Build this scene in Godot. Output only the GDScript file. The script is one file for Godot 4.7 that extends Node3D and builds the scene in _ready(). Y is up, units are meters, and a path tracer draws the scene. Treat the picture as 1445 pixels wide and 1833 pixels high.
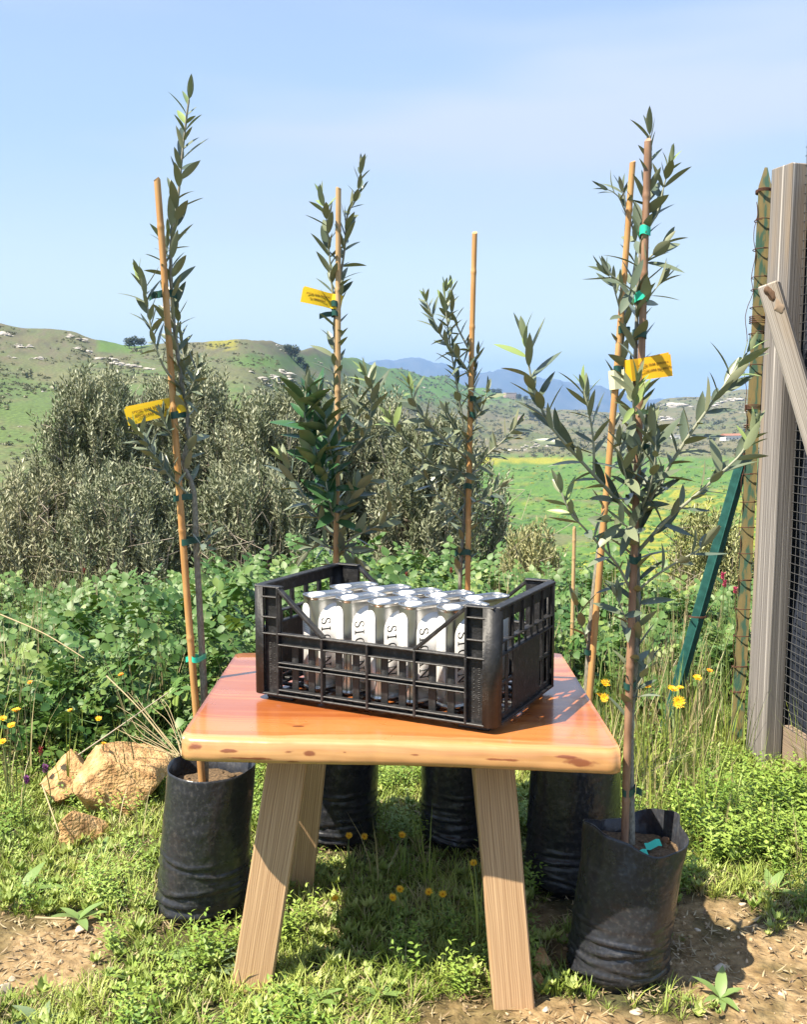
extends Node3D

const F := 1850.0
const CAM_H := 1.07
const PITCH := 0.10556
const TABLE_Y := 0.5
const SKY_S := 0.58
var rng := RandomNumberGenerator.new()
var names := {}
var n1 := FastNoiseLite.new()
var n2 := FastNoiseLite.new()
var M := {}

# ---------------------------------------------------------------- helpers
func numbered(parent: Node, called: String) -> String:
	var key := str(parent.get_instance_id()) + called
	var k: int = names.get(key, 0)
	names[key] = k + 1
	return called if k == 0 else "%s_%03d" % [called, k]

func put(called: String, mesh: Mesh, mat: Material, parent: Node = null, t := Transform3D.IDENTITY) -> MeshInstance3D:
	var p: Node = parent if parent else self
	var o := MeshInstance3D.new()
	o.name = numbered(p, called)
	o.mesh = mesh
	if mat:
		o.material_override = mat
	o.transform = t
	p.add_child(o, true)
	return o

func thing(called: String, label: String, category: String, at_: Vector3, group := "") -> Node3D:
	var o := Node3D.new()
	o.name = numbered(self, called)
	o.position = at_
	add_child(o, true)
	tag(o, label, category, group)
	return o

func tag(o: Node, label: String, category: String, group := "") -> void:
	o.set_meta("label", label)
	o.set_meta("category", category)
	if group:
		o.set_meta("group", group)

func stuff(o: Node, label := "", category := "") -> void:
	o.set_meta("kind", "stuff")
	if label:
		tag(o, label, category)

func copy_of(o: Node3D, called: String, label: String) -> Node3D:
	var c: Node3D = o.duplicate()
	c.name = numbered(self, called)
	add_child(c, true)
	c.set_meta("label", label)
	return c

func swarm(called: String, mesh: Mesh, mat: Material, xf: Array, cols: Array, parent: Node = null) -> MultiMeshInstance3D:
	var mm := MultiMesh.new()
	mm.transform_format = MultiMesh.TRANSFORM_3D
	mm.use_colors = true
	mm.mesh = mesh
	mm.instance_count = xf.size()
	for i in xf.size():
		mm.set_instance_transform(i, xf[i])
		mm.set_instance_color(i, cols[i])
	var o := MultiMeshInstance3D.new()
	var p: Node = parent if parent else self
	o.name = numbered(p, called)
	o.multimesh = mm
	o.material_override = mat
	p.add_child(o, true)
	o.set_meta("kind", "stuff")
	return o

func ray(x: float, y: float) -> Vector3:
	var d := Vector3((x - 722.5) / F, -(y - 916.5) / F, -1.0)
	return d.rotated(Vector3.RIGHT, -PITCH)

func at(x: float, y: float, z: float) -> Vector3:       # the point of a sight line that lies at depth z
	var d := ray(x, y)
	return Vector3(0, CAM_H, 0) + d * (z / d.z)

func pl(x: float, y: float, h := 0.0) -> Vector3:       # the point of a sight line at height h
	var d := ray(x, y)
	return Vector3(0, CAM_H, 0) + d * ((h - CAM_H) / d.y)

func R(a: float, b: float) -> float:
	return rng.randf_range(a, b)

func lin(r: float, g: float, b: float, a := 1.0) -> Color:
	return Color(r, g, b, a).linear_to_srgb()

func mat(r: float, g: float, b: float, rough := 0.6, metal := 0.0) -> StandardMaterial3D:
	var m := StandardMaterial3D.new()
	m.albedo_color = lin(r, g, b)
	m.roughness = rough
	m.metallic = metal
	return m

func leafy(r: float, g: float, b: float, rough: float, back: float, tinted := false) -> StandardMaterial3D:
	var m := mat(r, g, b, rough)
	m.backlight_enabled = true
	m.backlight = Color(back, back, back * 0.75)
	m.vertex_color_use_as_albedo = tinted
	return m

func noise_tex(freq: float, lo: Color, hi: Color, sz := 512, seed_ := 1, oct := 5) -> NoiseTexture2D:
	var t := NoiseTexture2D.new()
	var n := FastNoiseLite.new()
	n.seed = seed_
	n.frequency = freq
	n.fractal_octaves = oct
	t.noise = n
	t.width = sz
	t.height = sz
	t.seamless = true
	var g := Gradient.new()
	g.offsets = PackedFloat32Array([0.0, 1.0])
	g.colors = PackedColorArray([lo, hi])
	t.color_ramp = g
	return t

func bump(m: StandardMaterial3D, t: Texture2D, cm: float) -> void:
	m.heightmap_enabled = true
	m.heightmap_texture = t
	m.heightmap_scale = cm

func tri3(m: StandardMaterial3D, s: Vector3, world := false) -> void:
	m.uv1_triplanar = true
	m.uv1_world_triplanar = world
	m.uv1_scale = s

func S() -> SurfaceTool:
	var st := SurfaceTool.new()
	st.begin(Mesh.PRIMITIVE_TRIANGLES)
	return st

func done(st: SurfaceTool, into: ArrayMesh = null) -> ArrayMesh:
	st.generate_normals()
	return st.commit(into)

func quad(st: SurfaceTool, a: Vector3, b: Vector3, c: Vector3, d: Vector3) -> void:   # clockwise from outside
	for p in [a, b, c, a, c, d]:
		st.add_vertex(p)

func face(st: SurfaceTool, pts: Array, out: Vector3) -> void:
	var flip: bool = (pts[1] - pts[0]).cross(pts[2] - pts[0]).dot(out) > 0.0
	for i in range(1, pts.size() - 1):
		st.add_vertex(pts[0])
		st.add_vertex(pts[i + 1] if flip else pts[i])
		st.add_vertex(pts[i] if flip else pts[i + 1])

func bevel_box(st: SurfaceTool, s: Vector3, b: float, t := Transform3D.IDENTITY) -> void:
	st.set_smooth_group(-1)
	var h := s * 0.5
	b = minf(b, minf(h.x, minf(h.y, h.z)) * 0.9)
	var q := func(sx: float, sy: float, sz: float, ax: int) -> Vector3:
		var v := Vector3(sx * (h.x - b), sy * (h.y - b), sz * (h.z - b))
		v[ax] = [sx, sy, sz][ax] * h[ax]
		return t * v
	var cen := t.origin
	for ax in 3:
		for s0 in [-1.0, 1.0]:
			var p := []
			for k in [[-1, -1], [-1, 1], [1, 1], [1, -1]]:
				var sg := [0.0, 0.0, 0.0]
				sg[ax] = s0
				sg[(ax + 1) % 3] = float(k[0])
				sg[(ax + 2) % 3] = float(k[1])
				p.append(q.call(sg[0], sg[1], sg[2], ax))
			face(st, p, (p[0] + p[2]) * 0.5 - cen)
	for ax in 3:
		var a1 := (ax + 1) % 3
		var a2 := (ax + 2) % 3
		for s1 in [-1.0, 1.0]:
			for s2 in [-1.0, 1.0]:
				var sg := [0.0, 0.0, 0.0]
				sg[a1] = s1
				sg[a2] = s2
				var lo := sg.duplicate()
				lo[ax] = -1.0
				var hi := sg.duplicate()
				hi[ax] = 1.0
				var p := [q.call(lo[0], lo[1], lo[2], a1), q.call(hi[0], hi[1], hi[2], a1), q.call(hi[0], hi[1], hi[2], a2), q.call(lo[0], lo[1], lo[2], a2)]
				face(st, p, (p[0] + p[2]) * 0.5 - cen)
	for sx in [-1.0, 1.0]:
		for sy in [-1.0, 1.0]:
			for sz in [-1.0, 1.0]:
				var p := [q.call(sx, sy, sz, 0), q.call(sx, sy, sz, 1), q.call(sx, sy, sz, 2)]
				face(st, p, p[0] - cen)

var box_cache := {}
func box_mesh(s: Vector3, b := 0.0012) -> ArrayMesh:
	var key := str(s.snapped(Vector3.ONE * 0.0002)) + str(b)
	if not box_cache.has(key):
		var st := S()
		bevel_box(st, s, b)
		box_cache[key] = done(st)
	return box_cache[key]

func bar(called: String, lo: Vector3, hi: Vector3, m: Material, parent: Node, b := 0.0012) -> MeshInstance3D:
	return put(called, box_mesh(hi - lo, b), m, parent, Transform3D(Basis.IDENTITY, (lo + hi) * 0.5))

func smooth_path(p: Array, step: float) -> Array:        # Catmull-Rom through the points
	var out := []
	for i in p.size() - 1:
		var a: Vector3 = p[maxi(i - 1, 0)]
		var b: Vector3 = p[i]
		var c: Vector3 = p[i + 1]
		var d: Vector3 = p[mini(i + 2, p.size() - 1)]
		var k := maxi(1, int(ceil(b.distance_to(c) / step)))
		for j in k:
			out.append(b.cubic_interpolate(c, a, d, float(j) / k))
	out.append(p[-1])
	return out

func tube(st: SurfaceTool, p: Array, r: Array, sides := 8, cap := true) -> void:   # r: a radius per point, or [first, last]
	st.set_smooth_group(0)
	var rings := []
	var side := Vector3.ZERO
	for i in p.size():
		var d: Vector3 = ((p[mini(i + 1, p.size() - 1)] as Vector3) - (p[maxi(i - 1, 0)] as Vector3)).normalized()
		if i == 0:
			side = d.cross(Vector3(0.31, 0.22, 0.93)).normalized()
		side = (side - d * side.dot(d)).normalized()
		var up := d.cross(side)
		var rad: float = r[i] if r.size() == p.size() else lerpf(r[0], r[-1], float(i) / maxf(1.0, p.size() - 1))
		var ring := []
		for k in sides:
			var a := TAU * k / sides
			ring.append(p[i] + (side * cos(a) + up * sin(a)) * rad)
		rings.append(ring)
	for i in p.size() - 1:
		for k in sides:
			var k2 := (k + 1) % sides
			var a: Vector3 = rings[i][k]
			face(st, [a, rings[i][k2], rings[i + 1][k2], rings[i + 1][k]], (a + rings[i][k2]) * 0.5 - p[i])
	if cap and sides > 3:
		st.set_smooth_group(1)
		face(st, rings[0], p[0] - p[1])
		face(st, rings[-1], p[-1] - p[-2])

func tube_mesh(p: Array, r: Array, sides := 8) -> ArrayMesh:
	var st := S()
	tube(st, p, r, sides)
	return done(st)

# ---------------------------------------------------------------- land
func table_lookup(xs: Array, ys: Array, x: float) -> float:
	if x <= xs[0]:
		return ys[0]
	for i in xs.size() - 1:
		if x < xs[i + 1]:
			var t: float = (x - xs[i]) / (xs[i + 1] - xs[i])
			return lerpf(ys[i], ys[i + 1], t * t * (3.0 - 2.0 * t))
	return ys[-1]

func bearing(x: float, z: float) -> float:               # a compass figure for the skyline tables
	return 722.5 + F * tan(clampf(atan2(x, -z), -0.75, 0.75))

func ground_h(x: float, z: float) -> float:
	var r := sqrt(x * x + z * z)
	var px := bearing(x, z)
	if r < 5.0:
		return n1.get_noise_2d(x * 60.0, z * 60.0) * 0.012 * smoothstep(0.6, 1.4, r)
	var w := smoothstep(430.0, 900.0, px)
	var ridge := table_lookup([-400, 0, 60, 130, 180, 240, 330, 420, 480, 560, 640, 700, 780, 860, 930, 1000, 1100, 1150, 1190, 1230, 1330, 1445, 1800],
		[610, 588, 596, 601, 615, 622, 617, 610, 614, 626, 645, 658, 676, 696, 712, 733, 738, 733, 716, 712, 700, 690, 670], px)
	var rr := lerpf(450.0, 1500.0, w)
	var rs := [5.0, 12.0, 60.0, 150.0, lerpf(270.0, 800.0, w), rr]
	var ss := [-0.214, -0.2, -0.17, lerpf(-0.105, -0.15, w), lerpf(0.0, -0.042, w), (720.0 - ridge) / F]
	var s: float = ss[-1]
	var l := log(r)
	for i in 5:
		if r < rs[i + 1]:
			var t: float = (l - log(rs[i])) / (log(rs[i + 1]) - log(rs[i]))
			s = lerpf(ss[i], ss[i + 1], t)
			break
	var amp := smoothstep(20.0, 120.0, r)
	s += n1.get_noise_2d(x * 1.2, z * 1.2) * 0.007 * amp * (1.0 - smoothstep(rr * 0.75, rr, r) * 0.75)
	s += n2.get_noise_2d(x * 6.0 / (1.0 + r / 300.0), z * 6.0 / (1.0 + r / 300.0)) * 0.0034 * amp
	var h := CAM_H + s * minf(r, rr)
	if r > rr:
		h -= (r - rr) * 0.12 * smoothstep(rr, rr * 1.4, r)
		h = maxf(h, -220.0)
	return h

func potted(x: float, z: float) -> bool:                # where a bag stands
	for p in [[-0.42, -2.09], [-0.16, -2.46], [0.135, -2.44], [0.373, -2.21], [0.40, -1.86]]:
		if Vector2(x - p[0], z - p[1]).length() < 0.105 or (absf(x - p[0]) < 0.09 and z > p[1] and z < p[1] + 0.17):
			return true
	return false

func bare(x: float, z: float) -> float:                   # 1 where earth shows through near the table
	var n := n1.get_noise_2d(x * 160.0, z * 160.0) * 0.55 + n2.get_noise_2d(x * 240.0, z * 240.0) * 0.3
	var v := 0.0
	for e in [[-0.74, -1.93, 0.24, 0.17], [0.74, -1.80, 0.30, 0.33], [0.66, -2.03, 0.16, 0.16], [0.22, -1.66, 0.22, 0.10], [0.40, -1.6, 0.3, 0.14], [-0.95, -2.0, 0.2, 0.12]]:
		var dx: float = (x - e[0]) / e[2]
		var dz: float = (z - e[1]) / e[3]
		v = maxf(v, 1.25 - sqrt(dx * dx + dz * dz))
	return smoothstep(0.16, 0.55, v + n * 0.95)

func land_color(x: float, z: float) -> Color:
	var r := sqrt(x * x + z * z)
	var px := bearing(x, z)
	if r < 14.0:
		var b := bare(x, z)
		var d := n1.get_noise_2d(x * 300.0, z * 300.0) * 0.5 + 0.5
		var earth := Color(0.33, 0.22, 0.10).lerp(Color(0.52, 0.39, 0.235), d)
		var soil := Color(0.10, 0.075, 0.035).lerp(Color(0.075, 0.09, 0.03), d)
		earth = earth.lerp(Color(0.15, 0.125, 0.045), 0.75 * smoothstep(0.08, 0.35, n2.get_noise_2d(x * 420.0, z * 420.0 + 90.0)))
		return soil.lerp(earth, b).lerp(Color(0.10, 0.13, 0.045), smoothstep(4.0, 9.0, r))
	var a := n1.get_noise_2d(x * 1.6, z * 1.6)
	var c := n2.get_noise_2d(x * 9.0, z * 9.0)
	var f := n1.get_noise_2d(x * 22.0, z * 22.0)
	var yy := 720.0 - F * (ground_h(x, z) - CAM_H) / r     # height in the view from the terrace: fields lie along the slopes
	var w := smoothstep(600.0, 720.0, px)
	var leftc := Color(0.20, 0.30, 0.075).lerp(Color(0.27, 0.285, 0.12), smoothstep(-0.15, 0.4, a + 0.4 * c))
	leftc = leftc.lerp(Color(0.255, 0.225, 0.135), smoothstep(675.0, 635.0, yy + 40.0 * c) * (0.55 + 0.45 * smoothstep(-0.2, 0.3, f)))
	leftc = leftc.lerp(Color(0.30, 0.25, 0.13), 0.5 * smoothstep(0.1, 0.35, n2.get_noise_2d(px * 0.6, yy * 6.0)))
	var band := smoothstep(634.0, 640.0, yy + 8.0 * c) * (1.0 - smoothstep(655.0, 662.0, yy + 8.0 * c)) * smoothstep(400.0, 450.0, px)
	leftc = leftc.lerp(Color(0.17, 0.34, 0.05), band * 0.8)
	leftc = leftc.lerp(Color(0.48, 0.44, 0.06), smoothstep(365.0, 385.0, px) * (1.0 - smoothstep(420.0, 435.0, px)) * (1.0 - smoothstep(622.0, 628.0, yy + 10.0 * c)))
	leftc = leftc.lerp(Color(0.19, 0.335, 0.06), smoothstep(175.0, 185.0, px) * (1.0 - smoothstep(255.0, 290.0, px)) * (1.0 - smoothstep(628.0, 640.0, yy + 10.0 * c)))
	var field := Color(0.13, 0.285, 0.03).lerp(Color(0.21, 0.36, 0.05), smoothstep(-0.3, 0.4, c + 0.5 * f))
	field = field.lerp(Color(0.06, 0.15, 0.03), 0.8 * smoothstep(0.0, 0.3, f + 0.6 * c + 0.35 * smoothstep(905.0, 935.0, yy) * (1.0 - smoothstep(965.0, 985.0, yy)) * (1.0 - smoothstep(980.0, 1060.0, px)) - 0.18))
	var yel := 0.65 * smoothstep(1060.0, 1190.0, px) * smoothstep(850.0, 880.0, yy + 20.0 * a) - 0.35 + c * 0.8 + f * 0.8
	yel = maxf(yel, 0.9 * smoothstep(816.0, 820.0, yy) * (1.0 - smoothstep(824.0, 830.0, yy)) * (1.0 - smoothstep(1000.0, 1060.0, px)) + 0.5 * c)
	field = field.lerp(Color(0.55, 0.50, 0.03), 0.85 * smoothstep(0.1, 0.45, yel))
	field = field.lerp(Color(0.27, 0.25, 0.12), 0.7 * smoothstep(0.28, 0.5, a + 0.3 * f))
	var far := Color(0.275, 0.245, 0.115).lerp(Color(0.19, 0.22, 0.07), smoothstep(-0.2, 0.35, a + 0.5 * c)).lerp(Color(0.30, 0.25, 0.15), smoothstep(0.0, 0.35, n2.get_noise_2d(px * 0.5, yy * 5.0)) * 0.7)
	far = far.lerp(Color(0.15, 0.30, 0.045), smoothstep(735.0, 705.0, yy + 20.0 * c) * (1.0 - smoothstep(900.0, 960.0, px)))
	var rightc := field.lerp(far, smoothstep(818.0, 808.0, yy + 6.0 * c))
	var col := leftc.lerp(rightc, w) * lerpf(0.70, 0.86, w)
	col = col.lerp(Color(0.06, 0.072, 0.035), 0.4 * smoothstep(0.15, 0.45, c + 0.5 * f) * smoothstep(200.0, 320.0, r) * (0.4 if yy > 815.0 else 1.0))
	return col

func build_land() -> void:
	var angles := []
	var a := -PI
	while a < PI - 0.001:
		angles.append(a)
		a += 0.0026 if absf(a) < 0.48 else (0.02 if absf(a) < 0.8 else 0.09)
	var rads := [0.0]
	var r := 0.7
	while r < 5200.0:
		rads.append(r)
		r *= 1.022 if r < 6.0 else (1.035 if r < 100.0 else (1.018 if r < 1700.0 else 1.12))
	var mesh := ArrayMesh.new()
	var split := 0
	for i in rads.size():
		if rads[i] < 14.0:
			split = i
	for part in 2:
		var i0 := 0 if part == 0 else split
		var i1 := split if part == 0 else rads.size() - 1
		var v := PackedVector3Array()
		var c := PackedColorArray()
		var ix := PackedInt32Array()
		var na := angles.size()
		for i in range(i0, i1 + 1):
			for k in na:
				var x: float = rads[i] * sin(angles[k])
				var z: float = -rads[i] * cos(angles[k])
				v.append(Vector3(x, ground_h(x, z), z))
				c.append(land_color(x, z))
		for i in i1 - i0:
			for k in na:
				var p := i * na + k
				var p1 := i * na + (k + 1) % na
				ix.append_array(PackedInt32Array([p, p + na, p1 + na, p, p1 + na, p1]))
		var arr := []
		arr.resize(Mesh.ARRAY_MAX)
		arr[Mesh.ARRAY_VERTEX] = v
		arr[Mesh.ARRAY_COLOR] = c
		arr[Mesh.ARRAY_INDEX] = ix
		var tmp := ArrayMesh.new()
		tmp.add_surface_from_arrays(Mesh.PRIMITIVE_TRIANGLES, arr)
		var st := SurfaceTool.new()
		st.create_from(tmp, 0)
		st.generate_normals()
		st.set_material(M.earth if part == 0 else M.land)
		st.commit(mesh)
	var o := put("ground", mesh, null)
	o.set_meta("kind", "structure")

func build_mountains() -> void:
	var v := PackedVector3Array()
	var ix := PackedInt32Array()
	var na := 700
	var nr := 24
	for i in nr + 1:
		for k in na + 1:
			var px := lerpf(-900.0, 2600.0, float(k) / na)
			var ang := atan((px - 722.5) / F)
			var t := float(i) / nr
			var r := lerpf(5800.0, 8200.0, t)
			var top := table_lookup([-900, 200, 560, 640, 690, 740, 790, 820, 870, 905, 950, 1000, 1060, 1110, 1160, 1185, 1215, 1250, 1300, 1500, 2600],
				[690, 665, 655, 651, 645, 640, 650, 662, 667, 661, 672, 682, 690, 700, 716, 713, 709, 711, 722, 716, 680], px)
			top += n2.get_noise_2d(px * 1.4, 3.0) * 5.0 + n1.get_noise_2d(px * 9.0, 8.0) * 2.2
			var s := (720.0 - top) / F
			var crest := sin(clampf(t / 0.62, 0.0, 1.0) * PI * 0.5)
			var h := lerpf(-0.022, s, crest) * r + n1.get_noise_2d(px * 1.1, r * 0.034) * 46.0 * sin(PI * minf(t / 0.62, 1.0)) + n2.get_noise_2d(px * 3.0, r * 0.11) * 21.0 * sin(PI * minf(t / 0.62, 1.0))
			if t > 0.62:
				h = lerpf(s * lerpf(5800.0, 8200.0, 0.62), -60.0, (t - 0.62) / 0.38)
			v.append(Vector3(sin(ang) * r, h, -cos(ang) * r))
	for i in nr:
		for k in na:
			var p := i * (na + 1) + k
			ix.append_array(PackedInt32Array([p, p + na + 1, p + na + 2, p, p + na + 2, p + 1]))
	var arr := []
	arr.resize(Mesh.ARRAY_MAX)
	arr[Mesh.ARRAY_VERTEX] = v
	arr[Mesh.ARRAY_INDEX] = ix
	var tmp := ArrayMesh.new()
	tmp.add_surface_from_arrays(Mesh.PRIMITIVE_TRIANGLES, arr)
	var st := SurfaceTool.new()
	st.create_from(tmp, 0)
	st.generate_normals()
	var m := mat(1, 1, 1, 0.95)
	m.albedo_texture = noise_tex(0.012, lin(0.03, 0.045, 0.03), lin(0.13, 0.12, 0.095), 512, 5)
	tri3(m, Vector3.ONE * 0.0007, true)
	var o := put("mountains", st.commit(), m)
	o.set_meta("kind", "structure")

# ---------------------------------------------------------------- plants
func leaf_shape(st: SurfaceTool, length: float, width: float, curl: float, fold: float, t: Transform3D, segs := 5, belly := 0.85, lift := 0.0) -> void:
	st.set_smooth_group(0)
	var mid := []
	var lft := []
	var rgt := []
	for i in segs + 1:
		var u := float(i) / segs
		var w := width * 0.5 * pow(sin(PI * pow(u, belly)), 0.8) if i > 0 and i < segs else 0.0
		var y := length * u
		var z := -curl * length * u * u + lift
		mid.append(t * Vector3(0, y, z))
		lft.append(t * Vector3(-w, y, z + fold * w))
		rgt.append(t * Vector3(w, y, z + fold * w))
	for i in segs:
		if i > 0:
			for p in [mid[i], lft[i], lft[i + 1], mid[i], rgt[i + 1], rgt[i]]:
				st.add_vertex(p)
		if i < segs - 1:
			for p in [mid[i], lft[i + 1], mid[i + 1], mid[i], mid[i + 1], rgt[i + 1]]:
				st.add_vertex(p)

func two_sided_leaf(length: float, width: float, curl: float, fold: float, top: Material, under: Material) -> ArrayMesh:
	var m := ArrayMesh.new()
	var st := S()
	leaf_shape(st, length, width, curl, fold, Transform3D.IDENTITY, 7, 0.85, 0.0004)
	st.set_material(top)
	done(st, m)
	var s2 := S()
	leaf_shape(s2, length, width, curl, fold, Transform3D.IDENTITY, 7, 0.85, 0.0)
	s2.set_material(under)
	done(s2, m)
	return m

func frame_of(dir: Vector3, facing: Vector3) -> Basis:    # y along dir, z as near to facing as it goes
	var y := dir.normalized()
	var x := y.cross(facing)
	if x.length() < 0.001:
		x = y.cross(Vector3(0.3, 0.5, 0.8))
	x = x.normalized()
	return Basis(x, y, x.cross(y))

var leaves_old := []
var leaves_new := []
var leaves_lush := []

func sapling(called: String, label: String, base: Vector3, branches: Array, depth: float, leaf_len: float) -> Node3D:
	# a branch: [points as [x, y, dz], first radius, last radius, leaf spacing, where leaves start (share), leaf scale, new leaves at the tip]
	var o := thing(called, label, "olive sapling", base, "olive saplings round the table")
	var first := true
	for b in branches:
		var p := []
		for q in b[0]:
			p.append(at(q[0], q[1], depth + q[2]) - base)
		if first:
			p[0] = Vector3(0, -0.03, 0)
		p = smooth_path(p, 0.02)
		var limb := put("trunk" if first else "branch", tube_mesh(p, [b[1], b[2]], 7), M.bark if first else M.twig, o)
		first = false
		var total := 0.0
		for i in p.size() - 1:
			total += p[i].distance_to(p[i + 1])
		var walked := 0.0
		var next: float = total * b[4]
		var turn := R(0, TAU)
		for i in p.size() - 1:
			var seg: float = p[i].distance_to(p[i + 1])
			while next < walked + seg:
				var d: Vector3 = (p[i + 1] - p[i]).normalized()
				var here: Vector3 = p[i].lerp(p[i + 1], (next - walked) / seg)
				var share := next / total
				var side := d.cross(Vector3(0.1, 0.25, 1.0)).normalized().rotated(d, turn)
				for k in [1.0, -1.0]:
					if rng.randf() < 0.08:
						continue
					var sd: Vector3 = (side * k).rotated(d, R(-0.35, 0.35))
					var open := R(0.5, 1.35) * (1.0 - 0.35 * share)
					var ld: Vector3 = d * cos(open) + sd * sin(open) + Vector3(0, R(-0.35, 0.2), 0)
					var fresh: bool = share > 1.0 - b[6]
					var sc: float = leaf_len * b[5] * R(0.72, 1.15) * (0.75 if share > 0.93 else 1.0)
					var set_: Array = leaves_lush if b[5] > 1.25 else (leaves_new if fresh else leaves_old)
					var bs := frame_of(ld, d - sd * 0.4 + Vector3(R(-0.7, 0.7), R(-0.2, 0.5), R(-0.7, 0.7))).scaled(Vector3.ONE * sc)
					put("leaf", set_[rng.randi() % set_.size()], null, limb, Transform3D(bs, here))
				turn += PI * 0.5 + R(-0.2, 0.2)
				next += b[3] * R(0.8, 1.2) * (1.0 - 0.3 * share)
			walked += seg
		for k in 3:                                         # the bud: small upright leaves
			var d: Vector3 = (p[-1] - p[-2]).normalized()
			var sd := d.cross(Vector3(0.2, 0.3, 1.0)).normalized().rotated(d, k * 2.2 + R(-0.3, 0.3))
			var set_: Array = leaves_new if b[6] > 0.0 else leaves_old
			put("leaf", set_[rng.randi() % set_.size()], null, limb, Transform3D(frame_of(d + sd * R(0.15, 0.35), sd * -1.0).scaled(Vector3.ONE * leaf_len * b[5] * R(0.55, 0.8)), p[-1]))
	return o

func cane(label: String, foot: Vector3, top: Vector3, r: float, m: Material, called := "bamboo_cane") -> Node3D:
	foot += (foot - top).normalized() * maxf(0.0, foot.y - 0.2)
	var o := thing(called, label, "plant stake", foot, "canes that hold the saplings")
	var v := top - foot
	var p := []
	var rr := []
	var L := v.length()
	var y := 0.0
	var nodes := [0.11, 0.3, 0.47, 0.66, 0.83, 0.93]
	while y < L:
		p.append(v * (y / L) + Vector3(sin(y * 4.1 + foot.x * 9.0), 0, cos(y * 3.3)) * 0.0018)
		var k := 1.0
		for q in nodes:
			k += 0.16 * exp(-pow((y / L - q) * L / 0.004, 2.0))
		rr.append(r * lerpf(1.06, 0.9, y / L) * k)
		y += 0.0035 if rng.randf() < 2.0 else 1.0
	p.append(v)
	rr.append(r * 0.9)
	put("shaft", tube_mesh(p, rr, 10), m, o)
	return o

func tie(o: Node3D, a: Vector3, b: Vector3, h: float, m: Material, tail := 0.0, tail_dir := Vector3.LEFT) -> void:
	# a flat band that holds cane and stem together; a and b are the two axes it goes round
	var st := S()
	st.set_smooth_group(0)
	var d := b - a
	d.y = 0.0
	var L := d.length()
	var e := d.normalized() if L > 0.001 else Vector3.RIGHT
	var n := Vector3(-e.z, 0, e.x)
	var loop := []
	for k in 20:
		var t := TAU * k / 20.0
		loop.append((a + b) * 0.5 + e * cos(t) * (L * 0.5 + 0.0095) + n * sin(t) * 0.0095 + Vector3(0, sin(t * 2.0 + a.x * 30.0) * 0.002, 0))
	var c := (a + b) * 0.5
	for k in 20:
		var p: Vector3 = loop[k]
		var q: Vector3 = loop[(k + 1) % 20]
		var up := Vector3(0, h * 0.5, 0)
		var out := (p + q) * 0.5 - c
		face(st, [p - up, p + up, q + up, q - up], out)
		var pi_ := p - out.normalized() * 0.0006
		var qi := q - out.normalized() * 0.0006
		face(st, [pi_ - up, pi_ + up, qi + up, qi - up], -out)
	if tail > 0.0:
		var s0 := c + tail_dir * (absf(e.dot(tail_dir)) * L * 0.5 + 0.007)
		var prev := s0
		for k in 4:
			var nx := s0 + tail_dir * tail * (k + 1) / 4.0 + Vector3(0, -0.006 * pow((k + 1) / 4.0, 2.0) , 0.004 * sin(k * 1.4))
			var up := Vector3(0, h * 0.5, 0)
			face(st, [prev - up, prev + up, nx + up, nx - up], Vector3(0, 0, 1))
			face(st, [prev - up - Vector3(0, 0, 0.0006), prev + up - Vector3(0, 0, 0.0006), nx + up - Vector3(0, 0, 0.0006), nx - up - Vector3(0, 0, 0.0006)], Vector3(0, 0, -1))
			prev = nx
	put("tie", done(st), m, o)

func text_mesh(s: String, height: float, serif := true, bold := false) -> TextMesh:
	var t := TextMesh.new()
	var f := SystemFont.new()
	f.font_names = PackedStringArray(["Droid Serif" if serif else "Droid Sans"])
	f.font_weight = 700 if bold else 400
	t.font = f
	t.text = s
	t.font_size = 48
	t.pixel_size = height / 48.0
	t.depth = 0.0004
	t.curve_step = 2.0
	return t

func plant_tag(label: String, stem: Vector3, along: Vector3, length: float, h: float, m: Material, roll: float, lines: Array, ink: Material) -> Node3D:
	# a paper strip slung round the stem, both ends stapled together: a loop round the stem and two leaves lying on each other
	var o := thing("plant_tag", label, "plant tag", stem, "paper tags on the saplings")
	var e := along.normalized()
	var n := Vector3(-e.z, 0, e.x)
	if n.z < 0.0:
		n = -n
	var path := []
	for k in 9:
		var t := float(k) / 8.0
		path.append(e * lerpf(length, 0.012, t) + n * (0.004 + 0.003 * sin(t * 3.0)))
	for k in 9:
		var a := PI * 0.5 + PI * (k + 0.5) / 9.0
		path.append(e * cos(a) * 0.013 + n * sin(a) * 0.013)
	for k in 9:
		var t := float(k) / 8.0
		path.append(e * lerpf(0.012, length * 0.97, t) + n * (-0.003 + 0.004 * sin(t * 2.5)) + Vector3(0, 0.004 * t, 0))
	var turn := Basis(n, roll)
	var st := S()
	st.set_smooth_group(0)
	for i in path.size() - 1:
		var up := Vector3(0, h * 0.5, 0)
		var a: Vector3 = path[i]
		var b: Vector3 = path[i + 1]
		var w: Vector3 = (b - a).normalized().cross(Vector3.UP)
		for s in [0.00025, -0.00025]:
			face(st, [turn * (a - up + w * s), turn * (a + up + w * s), turn * (b + up + w * s), turn * (b - up + w * s)], turn * (w * signf(s)))
	put("strip", done(st), m, o)
	var row := 0
	for s in lines:
		var tm := text_mesh(s, clampf(length * 0.062, 0.0040, 0.0062), false, true)
		var mid := e * (length * 0.54) + n * 0.0078 + Vector3(0, 0.006 - 0.010 * row, 0)
		var bx := e if e.x > 0.0 else -e
		put("lettering", tm, ink, o, Transform3D(turn * Basis(bx, Vector3.UP, bx.cross(Vector3.UP)), turn * mid))
		row += 1
	return o

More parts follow.
